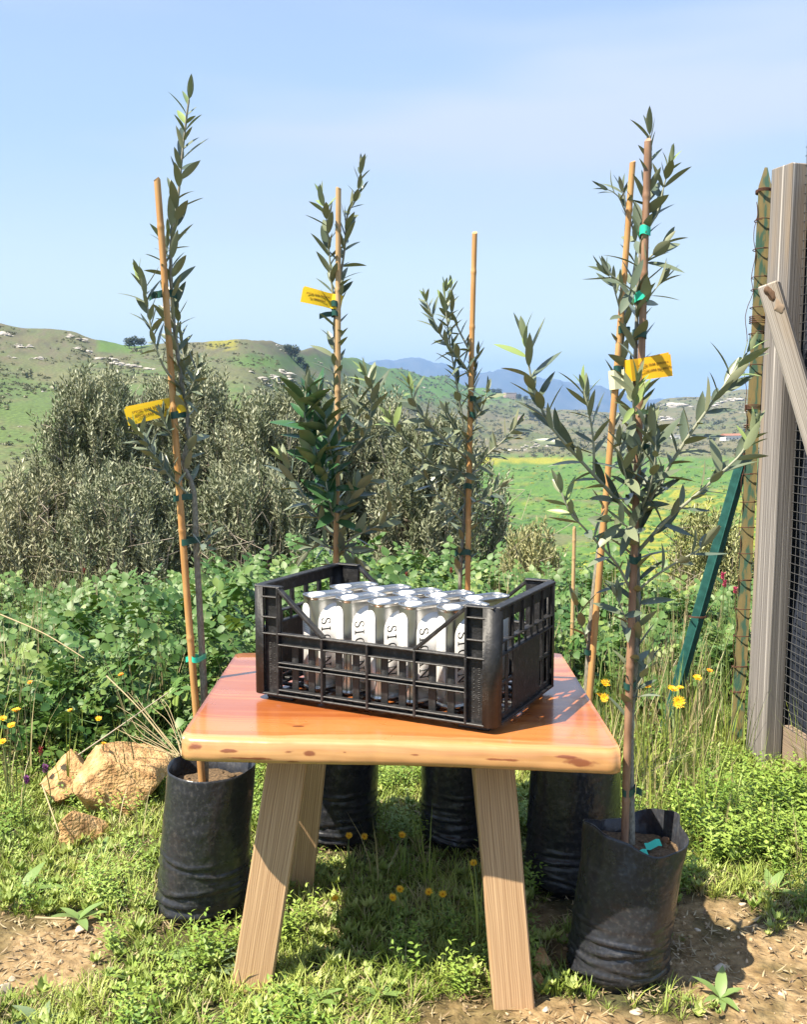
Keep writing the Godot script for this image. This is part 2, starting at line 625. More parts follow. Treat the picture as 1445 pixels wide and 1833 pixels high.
func bag(label: String, foot: Vector3, r: float, h: float, lean: Vector3, seed_: float, wavy: float) -> Node3D:
	var o := thing("nursery_bag", label, "plant pot", foot, "black bags that hold the saplings")
	var st := S()
	st.set_smooth_group(0)
	var na := 96
	var ny := 64
	var rings := []
	var creases := [[0.16, 0.5, 0.006], [0.27, 2.0, 0.005], [0.36, 4.0, 0.004], [0.09, 1.0, 0.006], [0.45, 3.0, 0.003], [0.21, 5.0, 0.004]]
	for i in ny + 1:
		var t := float(i) / ny
		var ring := []
		for k in na:
			var a := TAU * k / na
			var rad := r * (1.0 + 0.05 * sin(t * 2.4 + 0.4))
			rad *= lerpf(0.80, 1.0, smoothstep(0.0, 0.10, t)) if t < 0.10 else 1.0
			rad += n2.get_noise_3d(cos(a) * 55.0 + seed_ * 40.0, t * 130.0, sin(a) * 55.0) * 0.0075 * (1.0 - 0.55 * t)
			rad += n1.get_noise_3d(cos(a) * 40.0, t * 420.0 + seed_ * 77.0, sin(a) * 40.0) * 0.0016 * (1.0 - 0.85 * t)
			for c in creases:
				var yc: float = c[0] + 0.025 * sin(a * 1.0 + c[1] + seed_) + 0.012 * sin(a * 3.0 + c[1] * 2.0)
				rad += 1.5 * c[2] * (exp(-pow((t - yc) / 0.010, 2.0)) - 0.7 * exp(-pow((t - yc + 0.022) / 0.012, 2.0))) * (0.55 + 0.45 * sin(a * 2.0 + c[1] * 3.0 + seed_))
			rad += wavy * 0.006 * sin(a * 3.0 + seed_) * t + wavy * 0.004 * sin(a * 7.0 + seed_ * 2.0) * smoothstep(0.75, 1.0, t)
			var y := h * t
			if t > 0.85:
				y += (t - 0.85) / 0.15 * wavy * 0.012 * sin(a * 2.0 + seed_ * 1.7)
			ring.append(Vector3(cos(a) * rad, y, sin(a) * rad) + lean * t)
		rings.append(ring)
	for i in ny:
		for k in na:
			var k2 := (k + 1) % na
			var a: Vector3 = rings[i][k]
			face(st, [a, rings[i][k2], rings[i + 1][k2], rings[i + 1][k]], Vector3(a.x, 0, a.z) - lean * (float(i) / ny))
	face(st, rings[0], Vector3.DOWN)
	var inner := []
	var rim := []
	for k in na:
		var v: Vector3 = rings[ny][k]
		rim.append(v - Vector3(v.x - lean.x, 0, v.z - lean.z).normalized() * 0.0012)
		var w: Vector3 = rings[ny - 16][k]
		inner.append(w - Vector3(w.x - lean.x, 0, w.z - lean.z).normalized() * 0.0025)
	for k in na:
		var k2 := (k + 1) % na
		face(st, [rings[ny][k], rings[ny][k2], rim[k2], rim[k]], Vector3.UP)
		face(st, [rim[k], rim[k2], inner[k2], inner[k]], lean - rim[k])
	put("bag", done(st), M.bag, o)
	var so := S()
	so.set_smooth_group(0)
	var sr := 10
	var g := []
	for i in sr + 1:
		var ring := []
		for k in 48:
			var a := TAU * k / 48
			var q: float = r * 0.955 * i / sr
			ring.append(Vector3(cos(a) * q, h * 0.86 + n1.get_noise_2d(cos(a) * q * 900.0 + seed_ * 50.0, sin(a) * q * 900.0) * 0.014, sin(a) * q) + lean * 0.86)
		g.append(ring)
	for i in sr:
		for k in 48:
			face(so, [g[i][k], g[i][(k + 1) % 48], g[i + 1][(k + 1) % 48], g[i + 1][k]], Vector3.UP)
	put("soil", done(so), M.soil, o)
	for k in 16:                                            # bits of bark and clods on the soil
		var a := R(0, TAU)
		var q := sqrt(rng.randf()) * r * 0.85
		put("bark_chip", M.chips[k % 3], M.chip if k % 3 else M.soil, o, Transform3D(Basis.from_euler(Vector3(R(-0.6, 0.6), R(0, TAU), R(-0.6, 0.6))).scaled(Vector3.ONE * R(0.6, 1.4)), Vector3(cos(a) * q, h * 0.872, sin(a) * q) + lean * 0.86))
	return o

func stone_mesh(seed_: float, s: Vector3, rough := 0.3, cells := 26) -> ArrayMesh:
	var st := S()
	st.set_smooth_group(0)
	var pts := []
	for i in cells + 1:
		var ring := []
		var th := PI * i / cells
		for k in cells * 2:
			var ph := TAU * k / (cells * 2)
			var d := Vector3(sin(th) * cos(ph), cos(th), sin(th) * sin(ph))
			var q := d
			for j in (14 if cells > 20 else 7):                                      # cut the ball with a few planes, so that it has facets
				var nrm := Vector3(sin(seed_ * 3.1 + j * 2.4), sin(seed_ * 1.7 + j * 1.9), cos(seed_ * 2.3 + j * 3.3)).normalized()
				var off := 0.62 + 0.16 * sin(seed_ + j * 5.0)
				var dd := q.dot(nrm) - off
				if dd > 0.0:
					q -= nrm * dd * (1.0 if cells > 20 else 0.9)
			var n := n2.get_noise_3d(d.x * 45.0 + seed_ * 31.0, d.y * 45.0, d.z * 45.0) * rough * (0.45 if cells > 20 else 1.0) + n1.get_noise_3d(d.x * 160.0, d.y * 160.0 + seed_ * 9.0, d.z * 160.0) * rough * 0.32
			ring.append(q * (1.0 + n) * s)
		pts.append(ring)
	for i in cells:
		for k in cells * 2:
			var k2 := (k + 1) % (cells * 2)
			var a: Vector3 = pts[i][k]
			var out: Vector3 = a + pts[i + 1][k2]
			if i == 0:
				face(st, [a, pts[1][k2], pts[1][k]], out)
			elif i == cells - 1:
				face(st, [a, pts[i][k2], pts[i + 1][0]], out)
			else:
				face(st, [a, pts[i][k2], pts[i + 1][k2], pts[i + 1][k]], out)
	return done(st)

func shrub(label: String, px: float, top_y: float, half: float, depth: float, twigs: int, base_y: float, bare_share: float, tint := Color(1, 1, 1)) -> void:
	var foot := at(px, 1015.0, depth)
	foot.y = ground_h(foot.x, foot.z) - 0.02
	var top := at(px, top_y, depth).y - foot.y
	var hw := half / F * -depth
	var o := thing("olive_shrub", label, "shrub", foot, "olive shrubs behind the table")
	var st := S()
	var xf := []
	var cols := []
	var stems := []
	for s in 9:
		var a := R(0, TAU)
		var d := Vector3(cos(a) * hw * R(0.2, 0.8), top * R(0.7, 0.98), sin(a) * hw * R(0.2, 0.8))
		var p := smooth_path([Vector3(cos(a), 0, sin(a)) * 0.04, Vector3(d.x * 0.35 + R(-0.06, 0.06), d.y * 0.4, d.z * 0.35 + R(-0.06, 0.06)), d], 0.12)
		stems.append(p)
		tube(st, p, [0.016, 0.003], 5, false)
	put("trunk", done(st), M.bark, o)
	var bt := S()
	for i in twigs:                                        # sprays: each a branch that curves up and out, with leafy twigs along it
		var u := pow(rng.randf(), 0.62)
		var a := R(0, TAU)
		var prof := 0.12 + 0.88 * sqrt(1.0 - pow(u, 2.6))
		var rr := hw * prof * pow(rng.randf(), 0.4) * (1.0 + 0.45 * n1.get_noise_2d(cos(a) * 90.0 + px * 3.0, sin(a) * 90.0 + u * 60.0))
		var lumpy := 1.0 + 0.10 * n2.get_noise_2d(cos(a) * rr * 260.0 + px * 2.0, sin(a) * rr * 260.0)
		var tip := Vector3(cos(a) * rr, base_y + u * (top - base_y) * lumpy, sin(a) * rr)
		var length := R(0.25, 0.55)
		var root := Vector3(tip.x * 0.72 + R(-0.05, 0.05), maxf(0.0, tip.y - length), tip.z * 0.72 + R(-0.05, 0.05))
		var p := smooth_path([root, root.lerp(tip, 0.5) + Vector3(cos(a), -0.3, sin(a)) * 0.03, tip], 0.045)
		tube(bt, p, [0.0042, 0.0013], 3, false)
		var dry := rng.randf() < bare_share * (1.25 - u)
		if dry:
			for k in 3:
				var q: Vector3 = p[int(p.size() * R(0.2, 0.9))]
				tube(bt, [q, q + Vector3(R(-0.1, 0.1), R(-0.03, 0.1), R(-0.1, 0.1)), q + Vector3(R(-0.22, 0.22), R(-0.02, 0.2), R(-0.22, 0.22))], [0.003, 0.001], 3, false)
			continue
		var tone := pow(rng.randf(), 1.4)
		for k in range(int(p.size() * 0.25), p.size()):
			for m_ in 2:
				var d: Vector3 = (p[k] - p[maxi(k - 1, 0)]) if k > 0 else p[1] - p[0]
				var dir := d.normalized() + Vector3(R(-0.6, 0.6), R(-0.25, 0.5), R(-0.6, 0.6))
				xf.append(Transform3D(frame_of(dir, Vector3(R(-1, 1), R(-0.2, 1), R(-1, 1))).scaled(Vector3.ONE * R(0.5, 0.85)), p[k] + Vector3(R(-0.02, 0.02), R(-0.02, 0.02), R(-0.02, 0.02))))
				cols.append(Color(0.12, 0.145, 0.072).lerp(Color(0.40, 0.41, 0.275), clampf(0.7 * tone + R(-0.15, 0.3), 0, 1)) * tint)
	var b := put("branches", done(bt), M.drytwig, o)
	b.set_meta("kind", "stuff")
	swarm("crown", M.olive_twig, M.olive_far, xf, cols, o)

func flower_daisy(label: String, head: Vector3, r: float, face_dir: Vector3, m: Material, group: String, called := "yellow_daisy") -> Node3D:
	var foot := Vector3(head.x + R(-0.02, 0.02), ground_h(head.x, head.z), head.z + R(-0.02, 0.01))
	var o := thing(called, label, "flower", foot, group)
	var top := head - foot
	put("stem", tube_mesh(smooth_path([Vector3.ZERO, top * 0.55 + Vector3(R(-0.012, 0.012), 0, R(-0.01, 0.01)), top], 0.02), [0.0016, 0.0012], 5), M.stem, o)
	var st := S()
	var b := frame_of(face_dir, Vector3(0, 0.2, 1))
	for ring in 2:
		var k := 17 if ring == 0 else 12
		for i in k:
			var a := TAU * (i + 0.5 * ring) / k + R(-0.08, 0.08)
			var t := Transform3D(b * Basis(Vector3.UP, a) * Basis(Vector3.RIGHT, PI * 0.5 - 0.25 - 0.3 * ring + R(-0.12, 0.12)), Vector3.ZERO)
			leaf_shape(st, r * (1.0 - 0.28 * ring) * R(0.9, 1.08), r * 0.30, 0.1, 0.25, t, 3, 0.8, 0.0)
	put("petals", done(st), m, o, Transform3D(Basis.IDENTITY, top))
	var c := S()
	c.set_smooth_group(0)
	tube(c, [b * Vector3(0, -0.004, 0), b * Vector3(0, 0.0, 0), b * Vector3(0, 0.003, 0)], [r * 0.16, r * 0.3, r * 0.18], 9)
	put("flower_centre", done(c), M.flower_centre, o, Transform3D(Basis.IDENTITY, top))
	return o

func flower_spike(label: String, head: Vector3, h: float, r: float, m: Material, group: String, called: String) -> void:
	var foot := Vector3(head.x, ground_h(head.x, head.z) , head.z)
	var o := thing(called, label, "flower", foot, group)
	var top := head - foot
	put("stem", tube_mesh(smooth_path([Vector3.ZERO, top * 0.6 + Vector3(R(-0.02, 0.02), 0, R(-0.02, 0.02)), top], 0.03), [0.002, 0.0014], 5), M.stem, o)
	var st := S()
	for i in 22:
		var a := i * 2.4
		var y := h * (i / 22.0 - 0.5)
		var t := Transform3D(Basis(Vector3.UP, a) * Basis(Vector3.RIGHT, 0.9 + R(-0.3, 0.3)), Vector3(0, y, 0))
		leaf_shape(st, r * R(0.8, 1.15), r * 0.65, 0.25, 0.4, t, 3, 0.7, 0.0)
	put("petals", done(st), m, o, Transform3D(Basis.IDENTITY, top))

# ---------------------------------------------------------------- made things
func ramp_tex(freq: float, stops: Array, cols: Array, sz := 512, seed_ := 1) -> NoiseTexture2D:
	var t := noise_tex(freq, Color.BLACK, Color.WHITE, sz, seed_)
	t.color_ramp.offsets = PackedFloat32Array(stops)
	t.color_ramp.colors = PackedColorArray(cols)
	return t

func image_of(w: int, h: int, f: Callable) -> ImageTexture:
	var b := PackedByteArray()
	b.resize(w * h * 3)
	var i := 0
	for y in h:
		for x in w:
			var c: Color = f.call(x, y)
			b[i] = int(clampf(c.r, 0, 1) * 255.0)
			b[i + 1] = int(clampf(c.g, 0, 1) * 255.0)
			b[i + 2] = int(clampf(c.b, 0, 1) * 255.0)
			i += 3
	return ImageTexture.create_from_image(Image.create_from_data(w, h, false, Image.FORMAT_RGB8, b))

func slab_pixel(px: int, py: int) -> Color:             # x: 0.8 m along the slab; y: from 0.66 m behind the front edge to 0.09 m down the edge
	var x := px / 1024.0 * 0.8
	var v := py / 768.0 * 0.75 - 0.66
	var warp := n1.get_noise_2d(x * 130.0, v * 240.0) * 0.012
	for k in [[0.213, -0.075, 0.016], [0.64, -0.33, 0.02], [0.45, -0.5, 0.016]]:
		var q := Vector2((x - k[0]) * 0.55, v - k[1])
		warp += 0.018 * exp(-q.length_squared() / (k[2] * k[2])) * signf(v - k[1] + 0.001)
	var g := n2.get_noise_2d(x * 70.0, (v + warp) * 5200.0) * 0.55 + n1.get_noise_2d(x * 240.0, (v + warp) * 15000.0) * 0.45
	var band := n1.get_noise_2d(x * 26.0 + 91.0, (v + warp * 2.0) * 900.0)
	var board := 0.0
	for e in [-0.115, -0.29, -0.47]:
		board += 0.5 if v > e else -0.5
	var tone := sin(board * 4.7 + 1.0) * 0.5
	var heart := Color(0.36, 0.105, 0.028).lerp(Color(0.55, 0.205, 0.058), clampf(0.5 + g * 1.1 + band * 1.0 + tone * 0.8, 0, 1))
	heart = heart.lerp(Color(0.20, 0.04, 0.012), clampf(-0.2 - band * 0.9 + g * 0.4, 0, 0.5))
	var edge := -0.026 + 0.007 * sin(x * 9.0 + 1.0) + 0.012 * n1.get_noise_2d(x * 260.0, 7.0)
	var sap := Color(0.40, 0.185, 0.062).lerp(Color(0.62, 0.355, 0.15), clampf(0.5 + g * 0.7 + 0.5 * n2.get_noise_2d(x * 60.0, v * 2400.0), 0, 1))
	sap = sap.lerp(Color(0.50, 0.20, 0.07), clampf(smoothstep(0.012, 0.05, v) * (0.35 + 0.9 * n1.get_noise_2d(x * 150.0, v * 900.0)), 0, 0.75))
	var c := heart.lerp(sap, smoothstep(edge - 0.0022, edge + 0.0022, v + 0.002 * g))
	for k in [[0.045, 0.014, 0.016, 0.0065], [0.205, 0.017, 0.013, 0.004], [0.238, 0.019, 0.012, 0.005], [0.695, 0.02, 0.03, 0.007], [0.665, 0.012, 0.02, 0.003], [0.42, 0.018, 0.008, 0.002], [0.30, 0.016, 0.005, 0.0018], [0.10, 0.018, 0.02, 0.003], [0.56, 0.021, 0.024, 0.0022], [0.21, 0.034, 0.02, 0.003], [0.13, 0.03, 0.05, 0.002]]:
		var q := Vector2((x - k[0]) / k[2], (v - k[1]) / k[3])
		c = c.lerp(Color(0.19, 0.045, 0.02), 0.85 * smoothstep(1.15, 0.55, q.length() + 1.1 * n1.get_noise_2d(x * 1500.0, v * 2600.0)))
	for k in [[0.213, -0.075, 0.016, 0.006], [0.64, -0.33, 0.02, 0.008]]:
		var q := Vector2((x - k[0]) / k[2], (v - k[1]) / k[3]).length()
		c = c.lerp(Color(0.10, 0.02, 0.008), 0.85 * smoothstep(1.0, 0.3, q + 0.25 * sin(q * 9.0)))
	return c.linear_to_srgb()

func plank_tex(dark: Color, light: Color, weather: float, seed_: float) -> ImageTexture:
	return image_of(256, 1024, func(x: int, y: int) -> Color:
		var u := x / 256.0
		var v := y / 1024.0
		var w := n1.get_noise_2d(u * 60.0 + seed_ * 90.0, v * 90.0) * 0.09
		var g := 0.5 + 0.5 * sin((u + w) * 230.0 + 5.0 * n2.get_noise_2d(u * 130.0 + seed_ * 50.0, v * 24.0))
		var fib := n1.get_noise_2d(u * 4200.0, v * 90.0 + seed_ * 300.0)
		var c := dark.lerp(light, clampf(0.28 + 0.42 * g + 0.8 * fib, 0.0, 1.0))
		if weather > 0.0:
			c = c.lerp(Color(0.60, 0.55, 0.52), weather * smoothstep(0.25, 0.55, n2.get_noise_2d(u * 900.0, v * 70.0 + seed_ * 77.0)))
			c = c.lerp(Color(0.10, 0.085, 0.075), weather * smoothstep(0.3, 0.5, n1.get_noise_2d(u * 2300.0 + 40.0, v * 40.0 + seed_ * 20.0)))
			c = c.lerp(Color(0.35, 0.25, 0.15), weather * 0.5 * smoothstep(0.1, 0.5, n1.get_noise_2d(u * 90.0 + 7.0, v * 120.0 + seed_)))
		return c.linear_to_srgb())

func plank(called: String, size: Vector3, m: Material, parent: Node, t: Transform3D, b := 0.002) -> MeshInstance3D:
	# a board along y with its grain along y: texture coordinates run round the four long sides
	var st := S()
	bevel_box(st, size, b)
	var raw := done(st)
	var arr := raw.surface_get_arrays(0)
	var v: PackedVector3Array = arr[Mesh.ARRAY_VERTEX]
	var nn: PackedVector3Array = arr[Mesh.ARRAY_NORMAL]
	var uv := PackedVector2Array()
	for i in v.size():
		var across := v[i].x if absf(nn[i].z) >= absf(nn[i].x) else v[i].z + 0.13
		var along := v[i].y
		if absf(nn[i].y) > 0.8:
			along = v[i].z * 0.4
		uv.append(Vector2(across / 0.16 + 0.37, along / (size.y * 1.06) + 0.5))
	arr[Mesh.ARRAY_TEX_UV] = uv
	var out := ArrayMesh.new()
	out.add_surface_from_arrays(Mesh.PRIMITIVE_TRIANGLES, arr)
	return put(called, out, m, parent, t)

func build_table() -> void:
	var o := thing("table", "low wooden table with glossy red-brown live-edge top and splayed pale legs", "table", Vector3(0, 0, -2.0))
	var nx := 90
	var sections := []
	var mesh := ArrayMesh.new()
	var v := PackedVector3Array()
	var uv := PackedVector2Array()
	var ix := PackedInt32Array()
	var th := 0.042
	for i in nx + 1:
		var t := float(i) / nx
		var x := lerpf(-0.383, 0.360, t)
		var zf := lerpf(-1.722, -1.655, t) + 0.005 * sin(t * 7.0 + 0.6) + 0.003 * n1.get_noise_2d(t * 500.0, 1.0)
		var inset := 0.012 * pow(1.0 - clampf(minf(t, 1.0 - t) / 0.025, 0.0, 1.0), 2.0)
		zf -= inset
		var zb := -2.322 + inset
		var b := 0.0025 * n2.get_noise_2d(t * 700.0, 4.0)
		var prof := [[zb + 0.003, -th], [zb, -th + 0.004], [zb, -0.004], [zb + 0.004, 0.0]]
		for k in 12:
			prof.append([lerpf(zb + 0.004, zf - 0.016, (k + 1) / 12.0), 0.0])
		prof.append_array([[zf - 0.010, -0.0006], [zf - 0.004, -0.0032], [zf - 0.0005, -0.0075], [zf + 0.002 + b, -0.015], [zf + 0.0035 + b * 1.5, -0.023], [zf + 0.004 + b, -0.031], [zf + 0.003, -0.0375], [zf - 0.001, -0.041], [zf - 0.009, -th]])
		prof.append_array([[lerpf(zf, zb, 0.5), -th - 0.0002], [zb + 0.003, -th]])
		var s := []
		var acc := 0.0
		for k in prof.size():
			if k > 0:
				acc += Vector2(prof[k][0] - prof[k - 1][0], prof[k][1] - prof[k - 1][1]).length()
			s.append(acc)
		var s0: float = s[17]
		for k in prof.size():
			var xx := x
			v.append(Vector3(xx, TABLE_Y + prof[k][1], prof[k][0] + 2.0))
			uv.append(Vector2((x + 0.4) / 0.8, clampf((s[k] - s0 + 0.66) / 0.75, 0.002, 0.998)))
		sections.append(prof.size())
	var m_ := int(sections[0])
	for i in nx:
		for k in m_ - 1:
			var p := i * m_ + k
			ix.append_array(PackedInt32Array([p, p + 1, p + m_ + 1, p, p + m_ + 1, p + m_]))
	for e in [0, nx]:                                       # the sawn ends
		var start := v.size()
		for k in m_:
			v.append(v[e * m_ + k])
			uv.append(Vector2(uv[e * m_ + k].x, clampf((v[e * m_ + k].z - 0.34 + 0.66) / 0.75, 0.0, 0.85)))
		var low := m_ - 2
		for k in range(0, m_ - 3):
			var tri := [start + k, start + k + 1, start + low]
			if e == nx:
				tri = [start + k + 1, start + k, start + low]
			ix.append_array(PackedInt32Array(tri))
	var arr := []
	arr.resize(Mesh.ARRAY_MAX)
	arr[Mesh.ARRAY_VERTEX] = v
	arr[Mesh.ARRAY_TEX_UV] = uv
	arr[Mesh.ARRAY_INDEX] = ix
	mesh.add_surface_from_arrays(Mesh.PRIMITIVE_TRIANGLES, arr)
	var st := SurfaceTool.new()
	st.create_from(mesh, 0)
	st.generate_normals()
	put("tabletop", st.commit(), M.slab, o)
	# four splayed legs: [top centre, foot centre]
	for l in [[Vector3(-0.206, 0.457, -1.860), Vector3(-0.281, -0.01, -1.805)], [Vector3(0.160, 0.457, -1.820), Vector3(0.198, -0.01, -1.752)], [Vector3(-0.185, 0.457, -2.115), Vector3(-0.238, -0.01, -2.19)], [Vector3(0.165, 0.457, -2.115), Vector3(0.215, -0.01, -2.19)]]:
		var d: Vector3 = l[0] - l[1]
		var y := d.normalized()
		var x := Vector3.RIGHT
		x = (x - y * x.dot(y)).normalized()
		plank("leg", Vector3(0.073, d.length(), 0.042), M.leg, o, Transform3D(Basis(x, y, x.cross(y)), (l[0] + l[1]) * 0.5 - o.position), 0.003)

const CL := 0.506
const CW := 0.318
const CH := 0.209

func build_crate() -> Transform3D:
	var o := thing("crate", "black plastic fruit crate holding silver tins on the table", "crate", Vector3(-0.292, TABLE_Y + 0.012, -1.953))
	o.rotation.y = -deg_to_rad(27.0)
	var m: Material = M.crate
	for p in [[0.05, -0.03], [CL - 0.05, -0.03], [0.05, -CW + 0.03], [CL - 0.05, -CW + 0.03]]:
		bar("foot", Vector3(p[0] - 0.03, -0.0118, p[1] - 0.012), Vector3(p[0] + 0.03, 0.001, p[1] + 0.012), m, o, 0.002)
	for k in 13:                                            # the floor: crossing bars
		var x := lerpf(0.02, CL - 0.02, k / 12.0)
		bar("floor_bar", Vector3(x - 0.004, 0.002, -CW + 0.004), Vector3(x + 0.004, 0.0075, -0.004), m, o)
	for k in 8:
		var z := -lerpf(0.02, CW - 0.02, k / 7.0)
		bar("floor_bar", Vector3(0.004, 0.0045, z - 0.005), Vector3(CL - 0.004, 0.0100, z + 0.005), m, o)
	for ex in [0, 1]:
		for ez in [0, 1]:
			var sx := 1.0 if ex == 0 else -1.0
			var sz := -1.0 if ez == 0 else 1.0
			var c := Vector3(0.0 if ex == 0 else CL, 0, 0.0 if ez == 0 else -CW)
			var st := S()
			st.set_smooth_group(0)
			var prof := []                                  # a hollow rounded corner
			for k in 9:
				var a := PI * 0.5 * k / 8.0
				prof.append(Vector2(0.016 - 0.016 * sin(a), 0.016 - 0.016 * cos(a)))
			prof.push_front(Vector2(0.026, 0.0))
			prof.append(Vector2(0.0, 0.026))
			for k in prof.size() - 1:
				var p0: Vector2 = prof[k]
				var p1: Vector2 = prof[k + 1]
				var q := func(p: Vector2, y: float, inn: float) -> Vector3:
					var pc := Vector2(0.026, 0.026)
					var pp := p.lerp(pc, inn)
					return c + Vector3(pp.x * sx, y, pp.y * sz)
				var out := Vector3((p0 + p1).x * 0.5 * sx - 0.026 * sx, 0, (p0 + p1).y * 0.5 * sz - 0.026 * sz)
				face(st, [q.call(p0, 0.0, 0.0), q.call(p1, 0.0, 0.0), q.call(p1, CH, 0.0), q.call(p0, CH, 0.0)], out)
				face(st, [q.call(p0, 0.0, 0.16), q.call(p1, 0.0, 0.16), q.call(p1, CH, 0.16), q.call(p0, CH, 0.16)], -out)
				face(st, [q.call(p0, CH, 0.0), q.call(p1, CH, 0.0), q.call(p1, CH, 0.16), q.call(p0, CH, 0.16)], Vector3.UP)
				face(st, [q.call(p0, 0.0, 0.0), q.call(p1, 0.0, 0.0), q.call(p1, 0.0, 0.16), q.call(p0, 0.0, 0.16)], Vector3.DOWN)
			put("corner_post", done(st), m, o)
			var box := func(called: String, x0: float, x1: float, y0: float, y1: float, z0: float, z1: float) -> void:
				var a := c + Vector3(x0 * sx, y0, z0 * sz)
				var b := c + Vector3(x1 * sx, y1, z1 * sz)
				bar(called, Vector3(minf(a.x, b.x), y0, minf(a.z, b.z)), Vector3(maxf(a.x, b.x), y1, maxf(a.z, b.z)), m, o)
			box.call("corner_panel", 0.024, 0.062, 0.001, CH - 0.002, 0.0095, 0.0125)
			box.call("upright", 0.056, 0.0605, 0.0, CH, -0.001, 0.0095)
			box.call("cap_plate", 0.006, 0.063, CH - 0.0015, CH + 0.002, 0.0005, 0.017)
			for y in [0.118, 0.150, 0.189]:
				box.call("rib", 0.022, 0.057, y, y + 0.003, -0.0008, 0.0097)
			box.call("rib", 0.022, 0.057, 0.0, 0.004, -0.0008, 0.0097)
			if ez == 0:                                     # worn moulded marks in the recessed panel
				for k in 26:
					var y0 := 0.018 + 0.0035 * k
					if k % 7 == 5 or y0 > 0.112:
						continue
					box.call("moulded_mark", 0.034, 0.0365 + 0.001 * (k % 3), y0, y0 + 0.0022, 0.0089, 0.0096)
					if k % 2:
						box.call("moulded_mark", 0.044, 0.0460 + 0.001 * (k % 2), y0, y0 + 0.0022, 0.0089, 0.0096)
	var nx0 := 0.0605
	var colw := (CL - 2.0 * nx0) / 4.0
	for ez in [0, 1]:                                       # the two long sides with the lowered lip
		var z0 := 0.0 if ez == 0 else -CW
		var s := -1.0 if ez == 0 else 1.0
		var lbar := func(called: String, x0: float, x1: float, y0: float, y1: float, d0: float, d1: float) -> void:
			bar(called, Vector3(x0, y0, minf(z0 + d0 * s, z0 + d1 * s)), Vector3(x1, y1, maxf(z0 + d0 * s, z0 + d1 * s)), m, o)
		lbar.call("rail", nx0 - 0.003, CL - nx0 + 0.003, 0.1185, 0.1225, -0.0012, 0.0128)
		lbar.call("rail_web", nx0 - 0.003, CL - nx0 + 0.003, 0.1005, 0.1190, 0.0088, 0.0118)
		lbar.call("rail", nx0 - 0.003, CL - nx0 + 0.003, 0.0985, 0.1015, -0.0009, 0.0121)
		lbar.call("rail", nx0 - 0.003, CL - nx0 + 0.003, 0.0560, 0.0585, -0.0009, 0.0121)
		lbar.call("rail", nx0 - 0.003, CL - nx0 + 0.003, 0.0640, 0.0665, -0.0009, 0.0121)
		lbar.call("rail_web", nx0 - 0.003, CL - nx0 + 0.003, 0.0580, 0.0645, 0.0088, 0.0118)
		lbar.call("rail", nx0 - 0.003, CL - nx0 + 0.003, 0.0003, 0.0042, -0.0012, 0.0128)
		lbar.call("rail", nx0 - 0.003, CL - nx0 + 0.003, 0.0105, 0.0135, -0.0009, 0.0121)
		lbar.call("rail_web", nx0 - 0.003, CL - nx0 + 0.003, 0.0040, 0.0110, 0.0088, 0.0118)
		for k in 3:
			var x := nx0 + colw * (k + 1)
			lbar.call("upright", x - 0.0025, x + 0.0025, -0.0005, 0.1215, -0.0022, 0.0112)
		for k in 4:
			for h in 2:
				var x := nx0 + colw * k + colw * (0.30 if h == 0 else 0.68)
				lbar.call("slat", x - 0.0075, x + 0.0075, 0.0010, 0.1080, 0.0128, 0.0158)
		for e in [0, 1]:
			var xa := nx0 - 0.002 if e == 0 else CL - nx0 + 0.002
			var xb := nx0 + colw + 0.002 if e == 0 else CL - nx0 - colw - 0.002
			var a := Vector3(xa, CH - 0.002, z0 + 0.0055 * s)
			var b := Vector3(xb, 0.1215, z0 + 0.0055 * s)
			var y := (b - a).normalized()
			var zz := Vector3(0, 0, 1)
			put("brace", box_mesh(Vector3(0.0065, a.distance_to(b), 0.0132)), m, o, Transform3D(Basis(y.cross(zz), y, zz), (a + b) * 0.5))
	for ex in [0, 1]:                                       # the two short sides
		var x0 := CL if ex == 1 else 0.0
		var s := -1.0 if ex == 1 else 1.0
		var sbar := func(called: String, za: float, zb: float, y0: float, y1: float, d0: float, d1: float) -> void:
			bar(called, Vector3(minf(x0 + d0 * s, x0 + d1 * s), y0, -zb), Vector3(maxf(x0 + d0 * s, x0 + d1 * s), y1, -za), m, o)
		var a := 0.024
		var b := CW - 0.024
		sbar.call("rail", a - 0.012, b + 0.012, CH - 0.004, CH + 0.0015, -0.0016, 0.0165)
		sbar.call("rail_web", a, b, CH - 0.026, CH - 0.0035, 0.004, 0.0075)
		sbar.call("rail", a, b, 0.1440, 0.1475, -0.0008, 0.013)
		sbar.call("rail", a, b, 0.1210, 0.1250, -0.0012, 0.0126)
		sbar.call("rail", a, b, 0.0000, 0.0060, -0.0012, 0.0126)
		sbar.call("rail_web", a, b, 0.0055, 0.0160, 0.0055, 0.009)
		for k in 6:
			var z := lerpf(a + 0.004, b - 0.004, k / 5.0)
			sbar.call("upright", z - 0.006, z + 0.006, 0.1470, CH - 0.025, 0.0055, 0.0085)
			sbar.call("rib", z - 0.0015, z + 0.0015, 0.1470, CH - 0.0040, -0.0005, 0.0060)
		for k in 9:
			var z := lerpf(a + 0.004, b - 0.004, k / 8.0)
			sbar.call("upright", z - 0.0035, z + 0.0035, 0.1245, 0.1445, 0.0052, 0.0088)
		sbar.call("side_panel", CW * 0.5 - 0.07, CW * 0.5 + 0.07, 0.0155, 0.1215, 0.0030, 0.0065)
		for z in [a + 0.008, a + 0.040, b - 0.008, b - 0.040]:
			sbar.call("slat", z - 0.006, z + 0.006, 0.0155, 0.1215, 0.0050, 0.0082)
		for z in [[a, CW * 0.5 - 0.0695], [CW * 0.5 + 0.0695, b]]:
			sbar.call("rail", z[0], z[1], 0.066, 0.074, 0.0042, 0.0092)
	return o.transform

